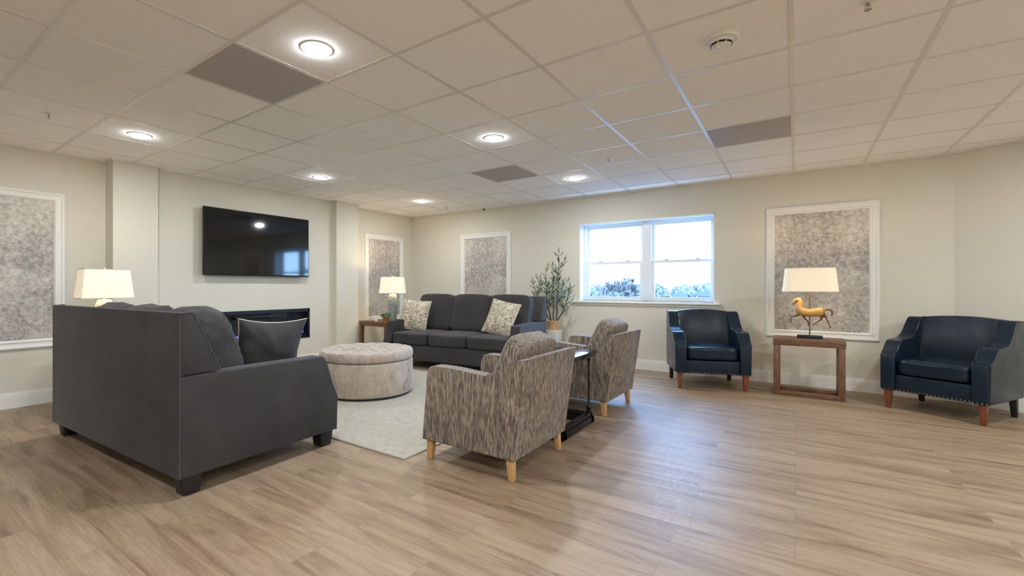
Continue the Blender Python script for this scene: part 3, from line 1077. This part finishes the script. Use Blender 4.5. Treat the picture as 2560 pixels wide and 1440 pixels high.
# ------------------------------------------------------------------ ottoman, rug, black table
t = thing('ottoman', 'round taupe velvet ottoman with a button-tufted lid on the rug', 'ottoman', (-3.742, 3.366, 0.012))
RO = 0.49
obj('base_ring', lathe([(0, 0), (RO - 0.02, 0), (RO - 0.02, 0.022), (0, 0.022)], n=64), M_DARKLEG, t)
obj('body', lathe([(0, 0.02), (RO - 0.012, 0.02), (RO - 0.004, 0.026), (RO, 0.04), (RO, 0.335), (RO - 0.004, 0.350), (RO - 0.02, 0.355), (0, 0.355)], n=72), M_OTTO, t)
b = bmesh.new()
tufts = []
for i in range(-3, 4):
    for j in range(-3, 4):
        x = i * 0.17 + (0.085 if j % 2 else 0); y = j * 0.145
        if x * x + y * y < (RO - 0.09) ** 2: tufts.append((x, y))
nr, na = 44, 120
prev = None
rings = []
for i in range(nr + 1):
    q = i / nr
    ring = []
    for k in range(na):
        a = 2 * PI * k / na
        if q < 0.8:
            r = RO * (q / 0.8) * 0.96
            z = 0.452
        else:
            s = (q - 0.8) / 0.2
            r = RO * (0.96 + 0.045 * math.sin(PI * s))
            z = 0.452 - 0.092 * (1 - math.cos(PI * s)) / 2
        x, y = r * math.cos(a), r * math.sin(a)
        if q < 0.93:
            d1 = sorted(math.hypot(x - tx, y - ty) for tx, ty in tufts)[:2]
            dip = 0.034 * math.exp(-(d1[0] / 0.032) ** 2) + 0.016 * math.exp(-((d1[1] - d1[0]) / 0.022) ** 2) * (1 if q < 0.72 else (0.93 - q) / 0.21)
            z -= dip - 0.006
            z += 0.018 * (1 - (r / RO) ** 2)
        if i == 0: z = z
        ring.append((x, y, z))
    rings.append(ring)
V = [[b.verts.new(p) for p in ring] for ring in rings[1:]]
c0 = b.verts.new((0, 0, sum(p[2] for p in rings[0]) / na))
for k in range(na): b.faces.new((c0, V[0][k], V[0][(k + 1) % na]))
for a_, c_ in zip(V, V[1:]):
    for k in range(na): b.faces.new((a_[k], c_[k], c_[(k + 1) % na], a_[(k + 1) % na]))
obj('tufted_lid', b, M_OTTO, t, 80)
for tx, ty in tufts:
    obj('button', xform(lathe([(0, 0.006), (0.008, 0.005), (0.012, 0.0), (0.010, -0.004)], n=12), tr(tx, ty, 0.448 - 0.034 + 0.006 + 0.018 * (1 - (tx * tx + ty * ty) / RO ** 2))), M_OTTO, t)

b = bmesh.new()
rx0, rx1, ry0, ry1 = -5.05, -2.065, 2.175, 4.64
nxr, nyr = 40, 34
g = []
for i in range(nxr + 1):
    row = []
    for j in range(nyr + 1):
        x = rx0 + (rx1 - rx0) * i / nxr; y = ry0 + (ry1 - ry0) * j / nyr
        row.append((x, y, 0.009 + 0.0015 * noise.noise(Vector((x * 3, y * 3, 0)))))
    g.append(row)
tv = [[b.verts.new(p) for p in row] for row in g]
for i in range(nxr):
    for j in range(nyr): b.faces.new((tv[i][j], tv[i + 1][j], tv[i + 1][j + 1], tv[i][j + 1]))
edge = [tv[i][0] for i in range(nxr + 1)] + [tv[nxr][j] for j in range(1, nyr + 1)] + [tv[i][nyr] for i in range(nxr - 1, -1, -1)] + [tv[0][j] for j in range(nyr - 1, 0, -1)]
low = [b.verts.new((v.co.x, v.co.y, 0.0005)) for v in edge]
for k in range(len(edge)):
    k2 = (k + 1) % len(edge)
    b.faces.new((edge[k], low[k], low[k2], edge[k2]))
tag(obj('area_rug', b, M_RUG, None, 40), 'ivory and taupe mottled area rug under the seating group', 'rug')

t = thing('side_table', 'black table with glossy top, thin iron posts and heavy base between armchairs', 'table', (-1.62, 3.41, 0))
obj('tabletop', [box(-0.27, 0.27, -0.355, 0.355, 0.572, 0.595, 0.004), box(-0.255, 0.255, -0.34, 0.34, 0.545, 0.573, 0.006)], M_CTOP, t)
bx, by = 0.255, 0.315
fb = []
for (a0, a1, b0, b1) in ((-bx, bx, -by, -by + 0.07), (-bx, bx, by - 0.07, by), (-bx, -bx + 0.07, -by, by), (bx - 0.07, bx, -by, by)):
    fb.append(box(a0, a1, b0, b1, 0.0, 0.055, 0.006))
    fb.append(box(a0 + 0.010, a1 - 0.010, b0 + 0.010, b1 - 0.010, 0.05, 0.085, 0.010))
obj('base_frame', fb, M_BLACK, t)
for sx in (-1, 1):
    for sy in (-1, 1):
        obj('post', lathe([(0.0, 0.083), (0.024, 0.083), (0.024, 0.095), (0.012, 0.102), (0.020, 0.115), (0.022, 0.128), (0.012, 0.142), (0.009, 0.155), (0.0085, 0.50), (0.015, 0.515), (0.018, 0.546), (0, 0.546)],
                          x=sx * (bx - 0.035), y=sy * (by - 0.035), n=16), M_BLACK, t)


# ------------------------------------------------------------------ wooden side tables
def wood_table(label, loc, rz, w, d, h):
    t = thing('wooden_side_table', label, 'table', loc, rz, 'brown wooden side tables')
    w2, d2 = w / 2, d / 2
    obj('tabletop', [box(-w2, w2, -d2, d2, h - 0.075, h, 0.004)], M_TABLE, t)
    s = 0.058
    for sx in (-1, 1):
        for sy in (-1, 1):
            obj('leg', box(min(sx * w2, sx * (w2 - s)) + 0.004 * (sx < 0) - 0.004 * 0, max(sx * w2, sx * (w2 - s)) - 0.004 * (sx > 0), min(sy * d2, sy * (d2 - s)) + 0.004 * (sy < 0),
                           max(sy * d2, sy * (d2 - s)) - 0.004 * (sy > 0), 0, h - 0.073, 0.003), M_TABLE_V, t)
    for sy in (-1, 1):
        y = sy * (d2 - 0.024)
        obj('stretcher', box(-w2 + 0.05, w2 - 0.05, y - 0.019, y + 0.019, 0.002, 0.046, 0.003), M_TABLE, t)
    for sx in (-1, 1):
        x = sx * (w2 - 0.024)
        obj('stretcher', box(x - 0.019, x + 0.019, -d2 + 0.05, d2 - 0.05, 0.002, 0.046, 0.003), M_TABLE_Y, t)
    return t


t3r = 0.0
t3c = (0.105, 5.95)
wood_table('brown wooden side table holding the horse lamp, between the navy armchairs', (t3c[0], t3c[1], 0), t3r, 0.595, 0.32, 0.594)
wood_table('brown wooden side table in the far corner, left of the far sofa', (-5.37, 5.25, 0), 0, 0.62, 0.62, 0.585)
wood_table('brown wooden side table hidden behind the near sofa by the left wall', (-5.22, 1.50, 0), 0, 0.60, 0.60, 0.585)


# ------------------------------------------------------------------ table lamps
def rect_shade(w0, d0, w1, d1, z0, z1, th=0.003, rnd=0.04):
    """open tapered shade with rounded corners, bottom w0 x d0, top w1 x d1"""
    b = bmesh.new()
    def ring(w, d, z, r):
        pts = []
        for cx_, cy_, a0 in ((w / 2 - r, d / 2 - r, 0), (-w / 2 + r, d / 2 - r, 90), (-w / 2 + r, -d / 2 + r, 180), (w / 2 - r, -d / 2 + r, 270)):
            for k in range(7):
                a = R(a0 + 90 * k / 6)
                pts.append(b.verts.new((cx_ + r * math.cos(a), cy_ + r * math.sin(a), z)))
        return pts
    rs = [ring(w0, d0, z0, rnd), ring(w1, d1, z1, rnd), ring(w1 - 2 * th, d1 - 2 * th, z1, rnd - th), ring(w0 - 2 * th, d0 - 2 * th, z0, rnd - th)]
    n = len(rs[0])
    for q in range(4):
        a, c = rs[q], rs[(q + 1) % 4]
        for k in range(n): b.faces.new((a[k], a[(k + 1) % n], c[(k + 1) % n], c[k]))
    return b


def bulb(t, z, w, col=(1.0, 0.74, 0.46)):
    obj('bulb', sball(0, 0, z, 0.028, 16), M_BULB, t)
    l = bpy.data.lights.new('bulb_lamp', 'POINT')
    l.energy = w
    l.color = col
    l.shadow_soft_size = 0.035
    o = bpy.data.objects.new('bulb_lamp', l)
    C.objects.link(o)
    o.parent = t
    o.location = (0, 0, z + 0.065)


M_BULB = m_emit('bulb_glass', (1.0, 0.8, 0.55), 6.0)


def shade_trim(t, w0, d0, w1, d1, z0, z1, rnd):
    obj('shade_trim', rect_shade(w0 + 0.003, d0 + 0.003, w0 + 0.0015, d0 + 0.0015, z0, z0 + 0.008, 0.004, rnd), M_CREAM, t)
    obj('shade_trim', rect_shade(w1 + 0.003, d1 + 0.003, w1 + 0.002, d1 + 0.002, z1 - 0.008, z1, 0.004, rnd), M_CREAM, t)


def ceramic_lamp(label, loc, rz, shade_m, base_m, h0, rnd, bw):
    """h0 = height of the table top; shade between world z 1.03 and 1.30"""
    t = thing('table_lamp', label, 'lamp', (loc[0], loc[1], h0), rz, 'ceramic table lamps')
    z0, z1 = 1.020 - h0, 1.292 - h0
    ht = z0 - 0.01
    prof = [(0, 0), (0.058, 0), (0.060, 0.012), (0.062, 0.02), (0.074, 0.12), (0.078, 0.22), (0.077, 0.32), (0.072, ht - 0.045), (0.060, ht - 0.022)]
    obj('ceramic_base', lathe(prof, n=36), base_m, t)
    obj('neck', lathe([(0.061, ht - 0.024), (0.056, ht - 0.008), (0.044, ht), (0.014, ht + 0.002), (0.009, ht + 0.07), (0, ht + 0.07)], n=24), M_CERAMW, t)
    obj('harp', [tube([(0, 0, z0), (0.045, 0, z0 + 0.08), (0.045, 0, z1 - 0.06), (0, 0, z1 - 0.01)], 0.0022, 6), tube([(0, 0, z0), (-0.045, 0, z0 + 0.08), (-0.045, 0, z1 - 0.06), (0, 0, z1 - 0.01)], 0.0022, 6)], M_BRASS, t)
    obj('finial', lathe([(0, z1 - 0.012), (0.006, z1 - 0.01), (0.005, z1), (0.010, z1 + 0.006), (0.006, z1 + 0.016), (0, z1 + 0.020)], n=12), M_STEEL, t)
    s = obj('lamp_shade', rect_shade(0.40, 0.24, 0.345, 0.19, z0, z1, 0.003, rnd), shade_m, t, 30)
    shade_trim(t, 0.40, 0.24, 0.345, 0.19, z0, z1, rnd)
    bulb(t, z0 + 0.135, bw)
    return t


ceramic_lamp('lit lamp with white rectangular shade standing behind the near sofa', (-5.19, 1.475), R(90), M_SHADEW, M_CERAMW, 0.585, 0.012, 1.6)
ceramic_lamp('lit grey-green ceramic lamp on the wooden table in the far corner', (-5.33, 5.345), R(32), M_SHADEW, M_CERAM, 0.585, 0.012, 4.5)

# horse lamp
t = thing('horse_lamp', 'lit table lamp with a gilded trotting horse on a black base', 'lamp', (0.120, 5.945, 0.594), t3r)
obj('lamp_base', box(-0.108, 0.108, -0.045, 0.045, 0, 0.030, 0.004), M_BEZEL, t)
obj('pole', tube([(0, 0, 0.03), (0, 0, 0.76)], 0.007, 12), M_BRASS, t)
obj('finial', lathe([(0, 0.745), (0.010, 0.748), (0.006, 0.760), (0, 0.770)], n=12), M_BRASS, t)
z0, z1 = 0.480, 0.732
obj('lamp_shade', rect_shade(0.475, 0.25, 0.425, 0.21, z0, z1, 0.003, 0.10), M_SHADE, t, 40)
shade_trim(t, 0.475, 0.25, 0.425, 0.21, z0, z1, 0.10)
obj('shade_spider', [tube([(-0.2, 0, z1 - 0.02), (0.2, 0, z1 - 0.02)], 0.002, 6)], M_BRASS, t)
bulb(t, z0 + 0.12, 3.0)


def skin_obj(name, verts, edges, radii, m, parent, sub=2):
    me = bpy.data.meshes.new(name)
    me.from_pydata(verts, edges, [])
    o = bpy.data.objects.new(name, me)
    C.objects.link(o)
    md = o.modifiers.new('skin', 'SKIN')
    md.use_smooth_shade = True
    for v, r in zip(me.skin_vertices[0].data, radii):
        v.radius = (r, r) if not isinstance(r, tuple) else r
    me.skin_vertices[0].data[0].use_root = True
    s = o.modifiers.new('subdivision', 'SUBSURF')
    s.levels = s.render_levels = sub
    dg = bpy.context.evaluated_depsgraph_get()
    nm = bpy.data.meshes.new_from_object(o.evaluated_get(dg))
    nm.name = name
    o.modifiers.clear()
    o.data = nm
    nm.materials.clear()
    nm.materials.append(m)
    nm.shade_smooth()
    o.parent = parent
    return o


# the horse trots to the left (-x); belly near z 0.235, one body from muzzle to croup
hv = [(0.115, 0, 0.275), (0.095, 0, 0.278), (0.045, 0, 0.268), (-0.010, 0, 0.262), (-0.060, 0, 0.268), (-0.090, 0, 0.290),
      (-0.098, 0, 0.330), (-0.086, 0, 0.370), (-0.092, 0, 0.398), (-0.116, 0, 0.396), (-0.136, 0, 0.372), (-0.147, 0, 0.345)]
he = [(i, i + 1) for i in range(len(hv) - 1)]
hr = [0.040, (0.062, 0.055), (0.050, 0.046), (0.047, 0.043), (0.060, 0.052), (0.066, 0.046), (0.056, 0.034), (0.044, 0.027), (0.036, 0.025), (0.034, 0.024), (0.026, 0.020), (0.018, 0.015)]
horse = skin_obj('horse_figure', hv, he, hr, M_HORSE, t)


def hleg(pts, rad): return obj('horse_leg', tube(pts, rad, 8), M_HLEG, horse, 60)


hleg([(-0.075, -0.014, 0.262), (-0.105, -0.014, 0.232), (-0.152, -0.014, 0.222), (-0.162, -0.014, 0.190), (-0.160, -0.014, 0.165), (-0.172, -0.014, 0.155)], [0.016, 0.011, 0.007, 0.0055, 0.005, 0.007])
hleg([(-0.060, 0.014, 0.262), (-0.050, 0.014, 0.215), (-0.020, 0.014, 0.180), (-0.008, 0.014, 0.145), (-0.012, 0.014, 0.128)], [0.016, 0.010, 0.0065, 0.005, 0.007])
hleg([(0.085, -0.014, 0.270), (0.098, -0.014, 0.225), (0.092, -0.014, 0.195), (0.055, -0.014, 0.165), (0.030, -0.014, 0.142), (0.024, -0.014, 0.134)], [0.024, 0.015, 0.008, 0.006, 0.005, 0.007])
hleg([(0.100, 0.014, 0.270), (0.122, 0.014, 0.232), (0.138, 0.014, 0.215), (0.150, 0.014, 0.170), (0.165, 0.014, 0.130), (0.176, 0.014, 0.118)], [0.024, 0.015, 0.008, 0.006, 0.005, 0.007])
obj('tail', tube([(0.118, 0, 0.290), (0.140, 0, 0.303), (0.165, 0, 0.300), (0.182, 0, 0.282), (0.184, 0, 0.255), (0.176, 0, 0.238)], [0.008, 0.009, 0.010, 0.010, 0.008, 0.004], 8), M_HLEG, horse, 60)
obj('mane', tube([(-0.108, 0, 0.415), (-0.088, 0, 0.408), (-0.070, 0, 0.375), (-0.064, 0, 0.335), (-0.055, 0, 0.305)], [0.008, 0.014, 0.017, 0.016, 0.008], 8), M_HORSE, horse, 60)
for s in (-1, 1): obj('ear', tube([(-0.100, s * 0.009, 0.412), (-0.100, s * 0.012, 0.432)], [0.006, 0.001], 6), M_HORSE, horse)

# ------------------------------------------------------------------ small plant and dish on the corner table
t = thing('potted_plant', 'small bright green plant in a terracotta pot on the corner table', 'plant', (-5.235, 5.10, 0.585))
obj('pot', lathe([(0, 0), (0.036, 0), (0.046, 0.055), (0.050, 0.056), (0.050, 0.068), (0.043, 0.068), (0.041, 0.058), (0, 0.058)], n=24), M_TERRA, t)
random.seed(4)
b = bmesh.new()
for k in range(420):
    th = random.uniform(0, 2 * PI); ph = math.acos(random.uniform(-0.15, 1))
    rr = random.uniform(0.55, 1.0)
    c = Vector((0.082 * rr * math.sin(ph) * math.cos(th), 0.082 * rr * math.sin(ph) * math.sin(th), 0.075 + 0.055 * rr * math.cos(ph)))
    d = Vector((random.uniform(-1, 1), random.uniform(-1, 1), random.uniform(-.2, 1))).normalized()
    s = d.cross(Vector((random.random(), random.random(), random.random()))).normalized() * 0.006
    L_ = 0.02
    b.faces.new([b.verts.new(p) for p in (c, c + d * L_ * .5 + s, c + d * L_, c + d * L_ * .5 - s)])
obj('foliage', b, M_GREEN, t, 0)
t = thing('small_dish', 'tiny white dish at the front of the corner table, below the green plant', 'dish', (-5.335, 4.985, 0.585))
obj('bowl', lathe([(0, 0), (0.022, 0), (0.026, 0.03), (0.024, 0.03), (0.020, 0.004), (0, 0.004)], n=20), M_CERAMW, t)

# ------------------------------------------------------------------ olive plant
t = thing('olive_plant', 'tall olive plant in a tan pot on a cream planter, right of the far sofa', 'plant', (-2.85, 6.13, 0))
obj('planter', [taper(-0.015, 0, 0.0, 0.50, 0.17, 0.205, 0.006)], M_PLINTH, t)
obj('pot', lathe([(0, 0.49), (0.085, 0.49), (0.097, 0.628), (0.101, 0.634), (0.095, 0.638), (0.088, 0.628), (0, 0.60)], n=32), M_TANPOT, t)
obj('pot_handle', tube([(0.075, -0.062, 0.60), (0.102, -0.075, 0.60), (0.108, -0.078, 0.565), (0.098, -0.072, 0.53), (0.070, -0.058, 0.53)], 0.006, 8), M_TANPOT, t)
obj('soil', lathe([(0, 0.612), (0.086, 0.612)], n=24), M_SOIL, t)
random.seed(21)


def olive_stem(base, tip, bend, n_twig, seed):
    random.seed(seed)
    B, Tp = Vector(base), Vector(tip)
    pts = []
    for i in range(13):
        q = i / 12
        p = B.lerp(Tp, q) + Vector(bend) * math.sin(PI * q) + Vector((noise.noise(Vector((q * 4, seed, 0))), noise.noise(Vector((q * 4, seed, 5))), 0)) * 0.02
        pts.append(p)
    st = [tube(pts, [0.010 * (1 - 0.8 * i / 12) + 0.0012 for i in range(13)], 6)]
    lf = bmesh.new()
    def leaf(p, d, L):
        up = Vector((0, 0, 1))
        s = d.cross(up)
        if s.length < 0.1: s = Vector((1, 0, 0))
        s = (Matrix.Rotation(random.uniform(-1.0, 1.0), 3, d) @ s.normalized()) * (L * 0.088)
        nrm = s.cross(d).normalized() * L * 0.05
        m1, m2 = p + d * L * 0.33, p + d * L * 0.70
        v = [lf.verts.new(q) for q in (p, m1 + s, m1 + nrm, m1 - s, m2 + s * 0.8, m2 + nrm, m2 - s * 0.8, p + d * L - Vector((0, 0, 0.1 * L)))]
        lf.faces.new((v[0], v[1], v[2])); lf.faces.new((v[0], v[2], v[3]))
        lf.faces.new((v[1], v[4], v[5], v[2])); lf.faces.new((v[2], v[5], v[6], v[3]))
        lf.faces.new((v[4], v[7], v[5])); lf.faces.new((v[5], v[7], v[6]))
    def along(path, r0, count, L, start=0.0):
        count = int(count * 0.62)
        for k in range(count):
            q = start + (1 - start) * (k + 0.5) / count
            f = q * (len(path) - 1); i = min(int(f), len(path) - 2)
            p = path[i].lerp(path[i + 1], f - i)
            ax = (path[i + 1] - path[i]).normalized()
            a0 = k * 1.9 + r0
            for s in (0, PI):
                o_ = Vector((math.cos(a0 + s), math.sin(a0 + s), 0))
                d = (o_ * 0.85 + ax * 0.75 + Vector((0, 0, 0.15))).normalized()
                leaf(p, d, L * random.uniform(0.75, 1.15))
        leaf(path[-1], (path[-1] - path[-2]).normalized(), L)
    along(pts, seed, 14, 0.125, 0.30)
    for k in range(n_twig):
        q = 0.22 + 0.62 * k / n_twig
        f = q * 12; i = int(f)
        p = pts[i].lerp(pts[i + 1], f - i)
        a = k * 2.4 + seed
        if k % 4 == 3: continue
        ln = (0.30 - 0.18 * q) * random.uniform(0.85, 1.25)
        o_ = Vector((math.cos(a), math.sin(a) * 0.8, 0))
        tw = [p + (o_ * 0.75 * u + Vector((0, 0, 0.75)) * u + o_ * 0.1 * math.sin(PI * u)) * ln for u in (0, .25, .5, .75, 1.0)]
        st.append(tube(tw, [0.0038, 0.0032, 0.0026, 0.002, 0.0012], 5))
        along(tw, a, 8, 0.105, 0.12)
    s_ = obj('stem', st, M_BARK, t, 50)
    obj('leaves', lf, M_LEAF, s_, 0)


olive_stem((0.035, -0.01, 0.60), (0.07, 0.02, 1.60), (0.015, 0.0, 0), 10, 3)
olive_stem((-0.035, 0.01, 0.60), (-0.115, 0.0, 1.38), (-0.03, -0.02, 0), 8, 8)
olive_stem((0.0, 0.02, 0.60), (0.02, -0.06, 1.22), (0.0, -0.04, 0), 6, 14)
olive_stem((-0.02, -0.02, 0.60), (-0.27, -0.12, 1.18), (-0.02, -0.03, 0), 6, 27)
olive_stem((0.04, 0.0, 0.60), (0.25, -0.02, 1.10), (0.03, 0.0, 0), 6, 31)

# ------------------------------------------------------------------ outside the window (the room is upstairs)
GZ = -7.0
M_GROUND = m_leaf('winter_grass', (0.055, 0.047, 0.042), (0.075, 0.065, 0.055))
M_TREE = m_leaf('bare_wood', (0.085, 0.072, 0.066), (0.125, 0.105, 0.095))
M_EVER = m_leaf('evergreen', (0.055, 0.052, 0.048), (0.08, 0.075, 0.068))
M_HOUSE = mat('house_siding', (0.16, 0.14, 0.12), 0.8)
M_ROOF = mat('house_roof', (0.04, 0.036, 0.034), 0.9)
M_PANE = mat('house_pane', (0.05, 0.06, 0.07), 0.2)
g = bmesh.new()
bmesh.ops.create_grid(g, x_segments=30, y_segments=30, size=1.0)
for v in g.verts:
    x, y = v.co.x * 260 - 60, v.co.y * 180 + 190
    v.co = Vector((x, y, GZ + 1.2 * noise.noise(Vector((x * .02, y * .02, 0))) + max(0, y - 130) * 0.045))
struct('ground', g, M_GROUND)


def tree_mesh(seed, kind):
    """unit-height trees: 'bare' rounded twig crown, 'cone' evergreen"""
    rnd = random.Random(seed)
    tr_, cr_ = [], bmesh.new()
    if kind == 'bare':
        def grow(p, d, L, r, lvl):
            q = p + d * L
            mid = p.lerp(q, .5) + Vector((rnd.uniform(-.02, .02), rnd.uniform(-.02, .02), 0))
            tr_.append(tube([p, mid, q], [r, r * .8, r * .6], 4, False))
            if lvl == 0:
                for k in range(10):      # fine twig sprays
                    e = (d + Vector((rnd.uniform(-1, 1), rnd.uniform(-1, 1), rnd.uniform(-.4, .9)))).normalized()
                    s = e.cross(Vector((rnd.random(), rnd.random(), rnd.random()))).normalized() * 0.006
                    a = q + e * rnd.uniform(.06, .12)
                    cr_.faces.new([cr_.verts.new(v) for v in (q - s, q + s, a)])
                    e2 = (e + Vector((rnd.uniform(-1, 1), rnd.uniform(-1, 1), rnd.uniform(-.4, .9)))).normalized()
                    m = q.lerp(a, .5); a2 = m + e2 * 0.07
                    cr_.faces.new([cr_.verts.new(v) for v in (m - s * .7, m + s * .7, a2)])
                return
            for k in range(3 if lvl > 1 else 4):
                e = (d + Vector((rnd.uniform(-1, 1), rnd.uniform(-1, 1), rnd.uniform(-.25, .7))) * .85).normalized()
                grow(q, e, L * rnd.uniform(.6, .85), r * .6, lvl - 1)
        grow(Vector((0, 0, 0)), Vector((0, 0, 1)), .30, .022, 4)
    elif kind == 'cone':
        tr_.append(tube([(0, 0, 0), (0, 0, .95)], [.02, .004], 6))
        for k in range(900):
            z = rnd.uniform(.08, 1)
            rr = (1 - z) * .26 * rnd.uniform(.3, 1) + .01
            a = rnd.uniform(0, 2 * PI)
            c = Vector((rr * math.cos(a), rr * math.sin(a), z))
            o_ = Vector((math.cos(a), math.sin(a), -.35)).normalized() * .05
            s = Vector((-math.sin(a), math.cos(a), rnd.uniform(-.4, .4))) * .018
            cr_.faces.new([cr_.verts.new(v) for v in (c - s, c + s, c + o_)])
    else:       # dense bushy woodland tree in winter
        tr_.append(tube([(0, 0, 0), (0, 0, .6)], [.025, .012], 6))
        bmesh.ops.create_icosphere(cr_, subdivisions=4, radius=1.0)
        for v in cr_.verts:
            q = v.co.copy()
            k = 1 + 0.28 * noise.noise(q * 2.3) + 0.22 * noise.noise(q * 5.5) + 0.14 * noise.noise(q * 12)
            v.co = Vector((q.x * .27 * k, q.y * .27 * k, .56 + q.z * .36 * k))
        for k in range(1300):
            a = rnd.uniform(0, 2 * PI); ph = math.acos(rnd.uniform(-.8, 1))
            rr = rnd.uniform(.35, 1) ** .6
            c = Vector((.30 * rr * math.sin(ph) * math.cos(a), .30 * rr * math.sin(ph) * math.sin(a), .60 + .37 * rr * math.cos(ph)))
            o_ = Vector((rnd.uniform(-1, 1), rnd.uniform(-1, 1), rnd.uniform(-.3, 1))).normalized() * .06
            s = o_.cross(Vector((rnd.random(), rnd.random(), rnd.random()))).normalized() * .012
            cr_.faces.new([cr_.verts.new(v) for v in (c - s, c + s, c + o_)])
    return tr_, cr_


protos = {}
KL = {'bush': 'hazy grey woodland tree in the tree line outside the window', 'bare': 'bare winter tree in the tree line outside the window', 'cone': 'dark pointed evergreen in the tree line outside the window'}


def plant_tree(kind, x, y, h, wid=1.0, label=None):
    key = kind
    z = GZ + max(0, y - 130) * 0.045
    if key not in protos:
        tw, cw = tree_mesh(hash(kind) % 1 + {'bush': 3, 'bare': 12, 'cone': 5}[kind], kind)
        o = thing({'bush': 'woodland_tree', 'bare': 'bare_tree', 'cone': 'evergreen_tree'}[kind], label or KL[kind], 'tree', (x, y, z), 0, 'trees outside the window')
        obj('trunk', tw, M_TREE, o, 60)
        obj('crown', cw, M_EVER if kind == 'cone' else M_TREE, o, 0)
        protos[key] = o
    else:
        o = dup(protos[key], (x, y, z), random.uniform(0, 6), label or KL[kind])
    o.scale = (h * wid, h * wid, h)
    return o


random.seed(77)


def at_px(u, dist, v=0):
    r = (u - 1280 - CX) / F_PX
    c, s = math.cos(YAW), math.sin(YAW)
    return (dist * (r * c - s), dist * (r * s + c))


plant_tree('bare', *at_px(1547, 78), 11.0, 1.0, 'tall bare tree rising above the tree line in the left window')
plant_tree('cone', *at_px(1568, 62), 7.6, 1.0, 'dark pointed evergreen low in the left window')
for d, n0, hh in ((166, 7, 4.0), (147, 6, 5.0), (128, 6, 5.0), (108, 5, 5.5), (93, 4, 2.5)):
    for k in range(n0):
        u = 1450 + 360 * (k + 0.5 + random.uniform(-.04, .04)) / n0
        if d < 100 and u > 1615: continue
        z = max(0, d - 130) * 0.045
        h = (1.128 - GZ - z + random.uniform(hh, hh + 5) * d / F_PX)
        if 1650 < u < 1740: h -= 0.7
        plant_tree('bush', *at_px(u + (9 if n0 % 2 else -9), d), h, 1.1)
for u_, h_, d_ in ((1474, 5.6, 74), (1515, 4.8, 62), (1640, 5.5, 74), (1730, 5.6, 84), (1793, 6.0, 82)):
    plant_tree('bare' if d_ < 80 else 'bush', *at_px(u_, d_), h_, 1.0)


def house(u, d, w, h, label):
    x, y = at_px(u, d)
    t = thing('house', label, 'house', (x, y, GZ), R(random.uniform(10, 50)), 'houses outside the window')
    obj('walls', box(-w / 2, w / 2, -1.5, 1.5, -0.3, h), M_HOUSE, t, 0)
    obj('roof', prism_x([(-1.8, h), (1.8, h), (0, h + 1.0)], -w / 2 - .3, w / 2 + .3), M_ROOF, t, 0)
    for q in (-0.3, 0.0, 0.3):
        obj('house_window', box(w * q - .4, w * q + .4, -1.55, -1.48, h * .78, h * .78 + 0.9), M_PANE, t, 0)


house(1700, 99, 2.4, 5.8, 'white house left of the middle in the right window view')
house(1762, 100, 2.5, 6.1, 'white house at the right side of the right window view')
